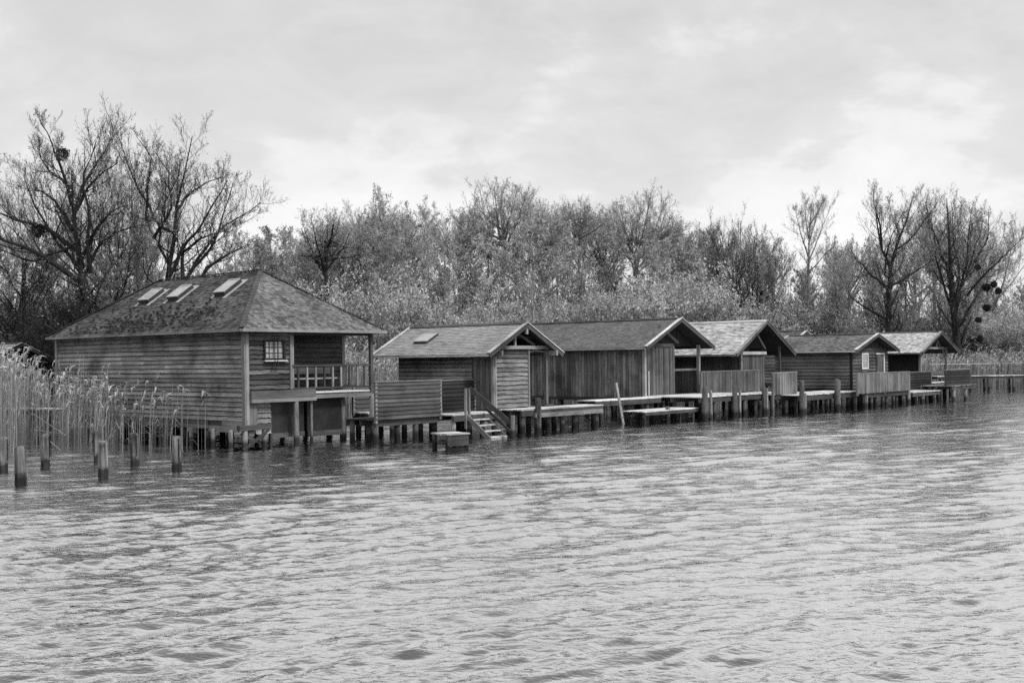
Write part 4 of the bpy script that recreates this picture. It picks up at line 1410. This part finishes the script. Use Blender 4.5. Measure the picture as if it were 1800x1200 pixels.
def tree_meshes(out, sp, seed, nleaf):
    tv, tq = tubes(out[0] + out[1], 7)
    trunk = quadmesh(tv, tq, sp.bark, 'trunk', smooth=True)
    V, Q, mi, rd = [], [], [], []
    k = 0
    for lv, sd in ((2, 3), (3, 2), (4, 2)):
        if not out[lv]:
            continue
        v, q = tubes([(p, [x * (1.35 if sd == 2 else 1) for x in w_]) for p, w_ in out[lv]], sd)
        V.append(v)
        Q.append(q + k)
        mi.append(np.full(len(q), 0 if lv > 2 else 2))
        rd.append(np.full(len(q), .5))
        k += len(v)
    last = out[4] if out[4] else out[3]
    v, q = leaves_of(last + out[3][::3], nleaf, sp.lsize, sp.lrad, seed)
    if len(v):
        V.append(v)
        Q.append(q + k)
        mi.append(np.full(len(q), 1))
        rd.append(np.random.default_rng(seed).random(len(q)))
    crown = quadmesh(np.concatenate(V), np.concatenate(Q), [sp.twig, sp.leafm, sp.bark], 'crown', np.concatenate(mi), np.concatenate(rd))
    return trunk, crown


def auto_tree(sp, H, r0, seed, nleaf, bare=0.0, stems=1, spread=.2):
    r = random.Random(seed)
    out = [[], [], [], [], []]
    for s_ in range(stems):
        a = r.uniform(0, 6.28)
        sc = 1.0 if s_ == 0 else r.uniform(.7, .95)
        d = nrmz(np.array([math.cos(a) * spread * (s_ > 0 or stems > 1), math.sin(a) * spread * (s_ > 0 or stems > 1), 1.0]))
        grow(out, np.array([0, 0, -.4]) + np.array([math.cos(a), math.sin(a), 0]) * (.25 * (stems > 1)), d, H * sc, r0 * sc, 0, sp, r)
    return tree_meshes(out, sp, seed, nleaf)


def put_tree(name, label, ms, loc, rz_=0.0, s=1.0, sz=None, group=None):
    t = thing(name, label, 'tree' if name != 'shrub' else 'shrub', loc, rz_, group)
    t.scale = (s, s, s if sz is None else sz)
    a = obj('trunk', ms[0], t)
    b = obj('crown', ms[1], t)
    return t


def ball(root, c, rad, n, seed):
    """mistletoe: a dense ball of forked twigs"""
    g = np.random.default_rng(seed)
    polys = []
    for i in range(n):
        d = g.normal(0, 1, 3)
        d /= np.linalg.norm(d)
        d2 = d + g.normal(0, .35, 3)
        L = rad * g.uniform(.75, 1.1)
        p = np.array(c, float)
        polys.append(([p, p + d * L * .55, p + d * L * .55 + d2 * L * .45], [.018, .014, .010]))
    v, q = tubes(polys, 3)
    lv, lq = leaves_of(polys, n * 3, .055, .05, seed)
    me = quadmesh(np.concatenate([v, lv]), np.concatenate([q, lq + len(v)]), ['leaf_dark'], 'mistletoe', None, np.full(len(q) + len(lq), .3))
    return obj('mistletoe', me, root)


def hero(name, label, Y, base_px, limbs, sp, seed, nleaf, depth=.5, cat='tree', mistletoe=()):
    """a tree whose main limbs follow the photograph, grown on from there; limbs = [(r0, [(px, py), ...]), ...]"""
    r = random.Random(seed)
    b = at(base_px[0], base_px[1], Y)
    gzb = gz(b.x, Y)
    out = [[], [], [], [], []]
    for li, (r0, pl) in enumerate(limbs):
        doff = 0.0 if li == 0 else r.uniform(-1, 1) * depth
        pts = []
        n = len(pl)
        tot = 0
        for i, (px, py) in enumerate(pl):
            p = at(px, py, Y)
            tt = i / max(1, n - 1)
            q = np.array([p.x - b.x, doff * tt * 3.0, p.z])
            pts.append(q)
        if li == 0:
            pts[0][2] = gzb - .4
        # resample with a little wander
        seg = [np.linalg.norm(pts[i + 1] - pts[i]) for i in range(n - 1)]
        L = sum(seg)
        m = 9
        cum = np.concatenate([[0], np.cumsum(seg)])
        P = np.array(pts)
        ts = np.linspace(0, L, m)
        RS = np.stack([np.interp(ts, cum, P[:, j]) for j in range(3)], -1)
        RS[1:-1] += np.array([[r.gauss(0, .04) for _ in range(3)] for _ in range(m - 2)]) * min(1, L / 6)
        rr = [max(r0 * (.80 if li == 0 else .60) * (1 - (.94 if li == 0 else .88) * i / (m - 1)), .022) for i in range(m)]
        lst = [RS[i] for i in range(m)]
        out[0 if li == 0 else 1].append((lst, rr))
        spawn(out, lst, rr, L, 1, sp, r)
    ms = tree_meshes(out, sp, seed, nleaf)
    t = put_tree(name, label, ms, (b.x, Y, 0))
    for i, (px, py, rad) in enumerate(mistletoe):
        p = at(px, py, Y)
        ball(t, (p.x - b.x, r.uniform(-.3, .3), p.z), rad, 320, seed + i)
    return t


WIL = Sp(k=[9, 17, 10, 6, 0], ratio=[.5, .40, .42, .42, 0], ang=[45, 46, 38, 32, 0], trop=[.02, .08, .16, .16, .12], rmin=[.05, .03, .013, .008, .006], rr=[.5, .42, .45, .5, .5], lsize=.038, lrad=.05)
# big spreading tree behind the large boathouse
hero('spreading_tree', 'huge dark spreading tree with a mistletoe ball, behind the large boathouse', 56.0, (152, 640),
     [(.50, [(152, 640), (150, 540), (143, 480), (135, 430), (130, 400), (128, 350), (126, 300)]),
      (.26, [(148, 500), (110, 470), (60, 440), (20, 420), (-40, 400)]),
      (.24, [(138, 440), (115, 425), (70, 395), (20, 385), (-60, 350)]),
      (.20, [(128, 405), (108, 375), (85, 345), (60, 330), (30, 330)]),
      (.20, [(130, 400), (130, 340), (150, 290), (172, 240), (175, 205)]),
      (.17, [(127, 360), (118, 310), (100, 250), (88, 225)]),
      (.18, [(145, 450), (165, 420), (185, 395), (215, 370), (240, 368)]),
      (.16, [(155, 470), (175, 425), (200, 405), (240, 395), (255, 393)]),
      (.15, [(135, 370), (155, 335), (185, 305), (215, 290)]),
      (.15, [(125, 330), (100, 310), (80, 298), (60, 270), (58, 250)]),
      (.18, [(160, 480), (160, 430), (170, 380), (160, 320), (190, 260)]),
      (.16, [(140, 470), (90, 420), (40, 350), (10, 300), (5, 280)]),
      (.14, [(130, 430), (60, 460), (0, 440), (-50, 430)])],
     WIL, 101, 9000, depth=.9, mistletoe=((108, 270, .30), (62, 405, .34)))
# second tree: fan of stems leaning right
hero('fan_shaped_tree', 'dark fan-shaped tree with many rising stems, between the large boathouse roof and the spreading tree', 58.0, (298, 630),
     [(.30, [(290, 630), (294, 490), (303, 440), (308, 380), (312, 340), (330, 290), (338, 240)]),
      (.20, [(294, 490), (320, 440), (345, 410), (385, 350), (405, 320)]),
      (.20, [(322, 495), (318, 445), (340, 425), (380, 405), (400, 405)]),
      (.18, [(322, 500), (350, 440), (375, 400), (420, 365), (440, 345)]),
      (.19, [(350, 495), (365, 470), (405, 445), (438, 430)]),
      (.15, [(309, 370), (325, 340), (350, 315), (375, 300)]),
      (.15, [(305, 410), (280, 400), (255, 340), (235, 290), (228, 255)]),
      (.15, [(270, 420), (300, 370), (292, 300), (268, 265)]),
      (.14, [(258, 390), (262, 320), (270, 280), (250, 250)]),
      (.15, [(340, 470), (372, 440), (395, 380), (410, 330)]),
      (.14, [(300, 470), (282, 430), (290, 360), (320, 310)])],
     WIL, 102, 7000, depth=.8)
ROUND = Sp(k=[12, 9, 8, 6, 0], t0=[.45, .25, .1, .1, 0], ratio=[.82, .42, .44, .42, 0], ang=[48, 38, 36, 34, 0], trop=[.05, .10, .14, .10, .06], wob=[.04, .09, .16, .2, .25], lsize=.065, leafm='leaf', bark='bark_grey', twig='twig_light', rmin=[.05, .03, .015, .010, .007])
UPR = Sp(k=[20, 7, 6, 4, 0], t0=[.22, .15, .1, .1, 0], ratio=[.30, .5, .46, .45, 0], ang=[36, 34, 36, 36, 0], trop=[.05, .14, .12, .08, .05], wob=[.04, .12, .17, .2, .25], lsize=.085, bark='bark_grey', twig='twig_light', leafm='leaf', rmin=[.04, .025, .015, .010, .007])
BIR = Sp(k=[22, 6, 5, 4, 0], t0=[.38, .15, .1, .1, 0], ratio=[.24, .5, .5, .5, 0], ang=[32, 30, 32, 34, 0], trop=[.05, .12, .06, .02, .0], wob=[.03, .12, .17, .2, .25], lsize=.07, bark='bark_birch', twig='twig_light', leafm='leaf_light', rmin=[.04, .02, .013, .009, .007])
SHR = Sp(k=[10, 7, 6, 4, 0], n=[5, 5, 4, 3, 2], t0=[.10, .1, .1, .1, 0], ratio=[.6, .5, .46, .42, 0], ang=[36, 36, 38, 36, 0], trop=[.03, .10, .08, .05, .03], lsize=.075, lrad=.13, leafm='leaf_light', twig='twig_light', bark='bark_grey', rmin=[.04, .025, .016, .012, .008])
SHD = Sp(**{**SHR.__dict__, 'leafm': 'leaf', 'twig': 'twig'})
POP = Sp(k=[20, 7, 5, 4, 0], t0=[.42, .1, .1, .1, 0], ratio=[.30, .42, .46, .45, 0], ang=[30, 28, 30, 32, 0], trop=[.0, .10, .08, .05, .03], lsize=.06, bark='bark_grey', twig='twig', leafm='leaf', rmin=[.05, .028, .016, .011, .008])

# right-hand hero trees
hero('forked_tree', 'dark tall tree with a low branch sweeping left, rising behind the last two boathouses', 90.0, (1563, 640),
     [(.46, [(1565, 640), (1562, 560), (1561, 510), (1565, 470), (1580, 420), (1600, 370), (1605, 345)]),
      (.20, [(1558, 562), (1530, 540), (1508, 520), (1498, 498)]),
      (.20, [(1560, 505), (1535, 485), (1510, 455), (1500, 435)]),
      (.20, [(1565, 470), (1548, 430), (1542, 380), (1545, 345)]),
      (.18, [(1562, 505), (1590, 490), (1620, 470), (1650, 450)]),
      (.16, [(1563, 500), (1590, 495), (1615, 490)]),
      (.17, [(1550, 440), (1545, 400), (1530, 370), (1525, 350)]),
      (.15, [(1572, 440), (1600, 420), (1620, 390), (1640, 360)]),
      (.13, [(1560, 550), (1585, 530), (1600, 532)]),
      (.14, [(1556, 480), (1552, 455), (1555, 420), (1570, 380)])], WIL, 103, 7000, depth=1.2)
hero('mistletoe_tree', 'dark vase-shaped tree with mistletoe balls behind the gabled porch', 94.0, (1682, 640),
     [(.55, [(1686, 640), (1682, 590), (1676, 550), (1672, 520), (1672, 470), (1668, 400), (1664, 350)]),
      (.25, [(1680, 580), (1710, 545), (1735, 515), (1765, 490)]),
      (.24, [(1678, 560), (1690, 520), (1710, 460), (1720, 400), (1728, 360)]),
      (.22, [(1676, 540), (1700, 500), (1735, 430), (1755, 390)]),
      (.20, [(1675, 545), (1660, 500), (1655, 470), (1650, 400), (1640, 355)]),
      (.20, [(1680, 530), (1695, 480), (1690, 420), (1695, 360)]),
      (.18, [(1700, 520), (1725, 480), (1760, 440), (1775, 420)]),
      (.16, [(1686, 590), (1705, 582), (1725, 586)]),
      (.16, [(1673, 500), (1650, 440), (1625, 390), (1615, 360)]),
      (.16, [(1712, 460), (1740, 420), (1745, 370)])], WIL, 104, 8000, depth=1.3,
     mistletoe=((1735, 505, .36), (1754, 512, .26), (1733, 541, .30), (1720, 562, .22), (1747, 500, .24), (1722, 596, .28), (1718, 470, .2)))
hero('slender_tree', 'tall slender bare tree with feathery upright twigs standing above the woodland', 98.0, (1420, 640),
     [(.30, [(1418, 640), (1419, 560), (1421, 500), (1421, 450), (1422, 400), (1428, 350)]),
      (.12, [(1421, 460), (1440, 420), (1455, 380), (1462, 360)]),
      (.12, [(1420, 450), (1405, 410), (1395, 385), (1392, 372)]),
      (.11, [(1421, 430), (1432, 395), (1445, 358)]),
      (.11, [(1421, 420), (1412, 380), (1410, 355)]),
      (.11, [(1421, 480), (1445, 450), (1460, 435)]),
      (.10, [(1421, 400), (1440, 370), (1450, 350)])], Sp(**{**WIL.__dict__, 'twig': 'twig_light', 'bark': 'bark_grey'}), 105, 3000, depth=.6)
# pale-limbed trees in the middle
hero('pale_limbed_tree', 'tree with two pale limbs behind the small boathouse roof', 72.0, (934, 640),
     [(.22, [(932, 640), (934, 570), (936, 530), (938, 490), (935, 450), (920, 420)]),
      (.10, [(932, 535), (915, 515), (895, 485), (875, 455), (862, 440)]),
      (.09, [(938, 520), (955, 500), (958, 492), (975, 482), (990, 478)]),
      (.08, [(936, 490), (925, 460), (905, 440)]),
      (.08, [(937, 470), (950, 440), (960, 415)]),
      (.08, [(940, 460), (975, 430), (985, 400)])], Sp(**{**UPR.__dict__, 'bark': 'bark_birch'}), 106, 5200, depth=.5)
hero('birch_tree', 'young white-barked birch forking above the roof of the small boathouse', 66.0, (872, 640),
     [(.085, [(873, 640), (871, 565), (868, 545), (866, 520), (864, 490), (860, 465)]),
      (.05, [(869, 535), (878, 520), (886, 510)]),
      (.04, [(866, 520), (858, 500), (850, 490)]),
      (.04, [(870, 550), (880, 545), (890, 540)])], Sp(**{**BIR.__dict__, 'lmax': 3}), 107, 500, depth=.2)



def dome(name, label, cx, top, half, Y, seed, nleaf, lean=0.0, sp=None, flat=1.0):
    """a broad tree: limbs fanning from a short trunk to a rounded crown"""
    r = random.Random(seed)
    fork = top + half * 1.35
    limbs = [(.42, [(cx, 640), (cx + lean * .3, fork + 40), (cx + lean * .6, fork - 10), (cx + lean, top + half * .35)])]
    for i in range(17):
        a = math.pi * (.04 + .92 * (i + r.uniform(.1, .9)) / 17)
        ex_, ey_ = cx + lean - math.cos(a) * half * r.uniform(.80, .98), top + half * flat * (1 - math.sin(a)) + r.uniform(0, 14) + 6
        sy = fork + r.uniform(-20, 45) - abs(math.cos(a)) * 10
        sx_ = cx + r.uniform(-3, 3)
        limbs.append((r.uniform(.15, .22), [(sx_, sy), (sx_ * .62 + ex_ * .38, sy * .72 + ey_ * .28), (sx_ * .22 + ex_ * .78, sy * .36 + ey_ * .64), (ex_, ey_)]))
    return hero(name, label, Y, (cx, 640), limbs, sp, seed, nleaf, depth=1.5)


DOM = Sp(**{**WIL.__dict__, 'k': [9, 15, 9, 5, 0], 'ratio': [.5, .38, .44, .42, 0], 'twig': 'twig', 'bark': 'bark_grey', 'leafm': 'leaf', 'twig': 'twig_light', 'lsize': .05, 'rmin': [.05, .03, .015, .010, .007], 'trop': [.02, .06, .09, .08, .05]})
DT1 = dome('domed_tree', 'tallest broad domed tree of the wood, rising behind the small and long boathouses', 882, 318, 84, 104.0, 301, 14000, 4, DOM)
DT2 = dome('domed_tree', 'smooth evenly domed tree behind the open gable of the long boathouse', 1115, 342, 84, 106.0, 302, 14000, 6, DOM)
dome('fan_tree', 'open fan-shaped tree with forked dark boughs between the two domed trees', 1018, 352, 40, 101.0, 303, 3500, 2, DOM, 1.6)
dome('fan_tree', 'dark fan-shaped tree behind the roof slope of the large boathouse', 572, 376, 56, 84.0, 304, 4500, 3, Sp(**{**DOM.__dict__, 'bark': 'bark'}), 1.2)

# archetypes for the rest of the wood; every tree is its own object, alike ones share their meshes
ARC = {
    'round1': auto_tree(ROUND, 10.5, .36, 201, 9500), 'round2': auto_tree(ROUND, 10, .34, 202, 8000),
    'up1': auto_tree(UPR, 16, .20, 203, 11000), 'up2': auto_tree(UPR, 15, .22, 204, 8500, stems=2, spread=.12),
    'bir1': auto_tree(BIR, 16, .18, 205, 6500), 'pop1': auto_tree(POP, 17, .25, 206, 3500),
    'shr1': auto_tree(SHR, 5.5, .10, 207, 14000, stems=5, spread=.45), 'shr2': auto_tree(SHD, 6.0, .12, 208, 13000, stems=6, spread=.5),
    'shr3': auto_tree(Sp(**{**SHD.__dict__, 'leafm': 'leaf_dark', 'bark': 'bark'}), 6.0, .12, 210, 9000, stems=6, spread=.5),
    'bare1': auto_tree(Sp(**{**ROUND.__dict__, 'twig': 'twig', 'bark': 'bark', 'lsize': .05, 'twig': 'twig'}), 9, .26, 209, 4000, stems=2, spread=.22),
}


def top_of(me):
    a = np.empty(len(me.vertices) * 3, np.float32)
    me.vertices.foreach_get('co', a)
    return float(np.percentile(a[2::3], 99.7))


for k_, t_ in (('dome1', DT1), ('dome2', DT2)):
    ARC[k_] = tuple(c.data for c in sorted(t_.children, key=lambda q: q.name, reverse=True))
TOPH = {k: max(top_of(ms[0]), top_of(ms[1])) for k, ms in ARC.items()}
KIND = {'round1': ('round_crowned_tree', 'broad domed tree of budding twigs in the wood behind the boathouses', 'domed trees of the wood'),
        'round2': ('round_crowned_tree', 'broad open-crowned tree with rising boughs in the wood behind the boathouses', 'open-crowned trees of the wood'),
        'up1': ('leafing_tree', 'upright tree in pale young leaf in the wood behind the boathouses', 'single-stemmed leafing trees of the wood'),
        'up2': ('leafing_tree', 'two-stemmed tree in pale young leaf in the wood behind the boathouses', 'two-stemmed leafing trees of the wood'),
        'bir1': ('birch_tree', 'tall white-barked birch in light leaf among the wood', 'tall birches of the wood'),
        'pop1': ('narrow_tree', 'narrow tall tree with bare feathery top in the wood', 'narrow trees of the wood'),
        'shr1': ('shrub', 'pale leafy willow shrub at the edge of the wood behind the reeds', 'pale shrubs at the wood edge'),
        'shr2': ('shrub', 'darker leafy shrub at the edge of the wood behind the reeds', 'darker shrubs at the wood edge'),
        'shr3': ('shrub', 'dark ivy-like thicket shrub at the edge of the wood', 'dark thicket shrubs at the wood edge'),
        'dome1': ('domed_tree', 'lesser domed tree with dense fine twigs in the wood', 'lesser dense domed trees of the wood'),
        'dome2': ('domed_tree', 'lesser rounded tree with spreading boughs in the wood', 'lesser rounded trees of the wood'),
        'bare1': ('bare_tree', 'dark bare double-stemmed tree in the wood', 'bare dark trees of the wood')}


WHERE = [(95, 'above the reeds left of the large boathouse'), (275, 'behind the far hip of the large boathouse'), (460, 'behind the ridge of the large boathouse'), (670, 'behind the balcony end of the large boathouse'),
         (800, 'behind the skylight of the small boathouse'), (930, 'behind the gable of the small boathouse'), (1080, 'behind the long plank boathouse'), (1215, 'behind the open gable of the long boathouse'),
         (1390, 'behind the pale shingle roof'), (1545, 'behind the dark boathouse with white window'), (1700, 'behind the braced gable porch'), (9999, 'beyond the row, above the railed footbridge')]


def wood_tree(kind, px, top_py, Y, rz_=None, wide=1.0):
    p = at(px, top_py, Y)
    z0 = gz(p.x, Y)
    s = (p.z - z0) / TOPH[kind]
    nm, lb, gr = KIND[kind]
    where = next(w for lim, w in WHERE if px < lim)
    lb, gr = lb.split(' in the wood')[0].split(' at the edge')[0].split(' among the wood')[0] + ' ' + where, gr.split(' of the')[0].split(' at the')[0] + ' ' + where
    put_tree(nm, lb, ARC[kind], (p.x, Y, z0 - .05), rng.uniform(0, 6.28) if rz_ is None else rz_, s * wide, s, gr)


for a in [('up1', 215, 395, 70, 1.0, 1.3), ('up2', 285, 405, 72, 2.0, 1.3), ('up1', 120, 415, 74, 3.0, 1.3), ('up2', 350, 440, 74, .5, 1.3), ('up1', 35, 410, 80, 4.0, 1.3), ('up2', 170, 460, 66, 5.0, 1.3),
          ('up1', 690, 385, 92, 2.2, 1.25), ('up2', 835, 390, 92, 3.1, 1.3), ('up1', 960, 400, 98, .9, 1.25), ('up2', 1060, 405, 99, 4.4, 1.25), ('up1', 1170, 415, 100, 5.3, 1.25), ('up2', 1250, 430, 97, 1.7, 1.2), ('up1', 600, 405, 90, 4.6, 1.2),
          ('up2', 450, 420, 90, 3.6, 1.3), ('up1', 1340, 440, 104, 2.7, 1.2), ('up2', 1680, 440, 108, 3.9, 1.2), ('up1', 1590, 440, 106, 5.5, 1.2),
          ('dome1', 650, 352, 100, 1.0, .85), ('dome2', 960, 345, 111, 2.0, .9), ('dome1', 1062, 368, 113, 3.0, .9), ('dome2', 1190, 385, 110, 4.0, .95), ('dome1', 1245, 400, 106, 5.0, .85), ('dome2', 1490, 418, 104, .5, .9), ('dome1', 805, 362, 107, 1.8, .9),
          ('dome2', 722, 368, 102, 2.9, .85), ('dome1', 1640, 362, 112, 4.2, .9), ('dome2', 535, 405, 96, 5.1, .9), ('dome1', 1330, 412, 108, .9, .9), ('dome2', 600, 385, 104, 3.7, .9), ('dome1', 1720, 400, 118, 2.4, .9), ('dome2', 470, 415, 100, 1.3, .9),
          ('round2', 672, 342, 98, 2.0, .85), ('pop1', 742, 322, 96, .8, .9), ('up1', 655, 385, 88, .1, 1.0), ('up2', 795, 385, 86, 1.1, 1.15), ('bir1', 755, 345, 92, .5, .9),
          ('up1', 905, 420, 90, 2.6, 1.1), ('up2', 1020, 420, 94, .2, 1.1), ('round1', 950, 345, 112, 4.2, .9), ('up1', 1190, 395, 112, 3.2, 1.1),
          ('bare1', 1275, 378, 92, 1.2, .85), ('bare1', 1310, 374, 98, 2.9, .85), ('up1', 1235, 400, 106, .7, 1), ('pop1', 1350, 400, 100, .2, .9), ('up2', 1370, 420, 96, 2.0, 1.0),
          ('round2', 1485, 412, 100, .9, .75), ('up2', 1470, 440, 92, 3.0, 1.0), ('round1', 1610, 345, 108, 3.3, .8), ('round2', 1735, 365, 112, 5.0, .7), ('up1', 1640, 420, 100, 1.5, 1.1),
          ('up2', 1520, 420, 104, 4.0, 1.0), ('up1', 1790, 500, 120, 1.0, 1.0), ('up2', 1840, 520, 118, 2.0, 1.0), ('bare1', 1870, 480, 112, 2.0, .9), ('up2', 1760, 470, 116, 2.0, 1.2),
          ('up1', 470, 395, 88, 2.4, 1.1), ('up2', 520, 400, 92, .6, 1.1), ('up2', 430, 390, 84, 1.6, 1.0), ('round2', 250, 255, 66, 4.4, .75), ('bare1', 205, 260, 64, 1.0, .7),
          ('bare1', 20, 300, 70, 3.0, .8), ('up1', 60, 440, 72, 2.0, 1.2), ('up2', -30, 420, 74, 3.0, 1.2), ('up1', 200, 440, 62, 5.0, 1.2), ('up2', 330, 470, 66, 1.0, 1.2),
          ('bare1', 90, 470, 70, 4.0, .9), ('round2', -90, 330, 66, 1.0, .9), ('up2', 255, 470, 66, 4.0, 1.2), ('up1', 390, 470, 74, 2.0, 1.1),
          ('up1', 560, 430, 96, 3.0, 1.1), ('up2', 610, 420, 100, 5.0, 1.1), ('up1', 840, 370, 108, 1.2, 1.0), ('up2', 1065, 370, 112, .4, 1.0), ('up1', 1140, 420, 98, .2, 1.1), ('up2', 715, 420, 90, .9, 1.1),
          ('round1', 1430, 470, 112, 1.9, .9), ('up1', 1400, 470, 108, 1.0, 1.1), ('up2', 1300, 450, 108, 1.0, 1.1), ('up1', 1560, 450, 112, 4.0, 1.2), ('up1', 1700, 450, 110, .5, 1.1)]:
    wood_tree(*a)
for i in range(34):
    px = -80 + i * 58 + rng.uniform(-18, 18)
    Y = 64 + rng.uniform(0, 8) if px < 480 else 74 + (px - 480) / 1320 * 28 + rng.uniform(-3, 8)
    Xw = (px - 900) / FPX * Y
    Y = max(Y, float(shore(Xw)) + 6) + (16 if px < 110 else 0)
    wood_tree('shr3' if px < 330 else ('shr1' if i % 3 else 'shr2'), px, 555 + rng.uniform(-42, 18) - (25 if px < 480 else 0), Y, None, 1.25)
for (px, py, Y, k, wd) in ((1150, 462, 84, 'shr1', 1.0), (1195, 470, 86, 'shr1', .9), (1110, 500, 82, 'shr1', 1.0), (1230, 490, 88, 'shr1', .8), (1170, 440, 90, 'up1', .9),
                           (645, 470, 74, 'shr1', .9), (700, 510, 72, 'shr2', 1.0), (560, 500, 72, 'shr1', 1.0), (820, 520, 76, 'shr1', 1.1), (1010, 505, 80, 'shr2', 1.0), (70, 520, 78, 'shr3', 1.4),
                           (230, 490, 62, 'shr3', 1.3), (10, 530, 80, 'shr3', 1.4), (170, 540, 60, 'shr3', 1.4), (1330, 510, 92, 'shr2', 1.0), (1450, 520, 94, 'shr2', 1.0), (1620, 520, 100, 'shr2', 1.1), (1780, 560, 100, 'shr2', 1.2)):
    wood_tree(k, px, py, max(Y, float(shore((px - 900) / FPX * Y)) + 6), None, wd)


# far woodland behind: one mass of stems, twigs and buds
def far_wood():
    g = np.random.default_rng(77)
    polys, tw = [], []
    for i in range(1250):
        x = g.uniform(-120, 150)
        y = float(shore(x)) + g.uniform(34, 80)
        z = gz(x, y)
        H = g.uniform(7.5, 12.5)
        p = np.array([x, y, z - .3])
        l = g.normal(0, .05, 2)
        polys.append(([p, p + np.array([l[0] * H * .5, l[1] * H * .5, H * .5]), p + np.array([l[0] * H, l[1] * H, H])], [.12, .07, .012]))
        for q in range(14):
            t = g.uniform(.0025, .98) ** .7
            b = p + np.array([l[0] * H, l[1] * H, H]) * t
            a = g.uniform(0, 6.28)
            L = g.uniform(1.2, 3.2) * (1.15 - .7 * t)
            e = b + np.array([math.cos(a) * L * .7, math.sin(a) * L * .7, L * .75])
            tw.append(([b, (b + e) / 2 + g.normal(0, .12, 3), e], [.035, .024, .012]))
    v1, q1 = tubes(polys, 4)
    v2, q2 = tubes(tw, 2)
    v3, q3 = leaves_of(tw, 60000, .17, .45, 5)
    V = np.concatenate([v1, v2, v3])
    Q = np.concatenate([q1, q2 + len(v1), q3 + len(v1) + len(v2)])
    mi = np.concatenate([np.zeros(len(q1)), np.ones(len(q2)), np.full(len(q3), 2)])
    rd = np.concatenate([np.full(len(q1) + len(q2), .5), g.random(len(q3))])
    o = obj('far_woodland', quadmesh(V, Q, ['bark_grey', 'twig_light', 'leaf'], 'far_woodland', mi, rd))
    o['kind'] = 'stuff'
    o['label'] = 'distant mass of thin leafing trees closing the view behind the wood'
    o['category'] = 'woodland'


far_wood()
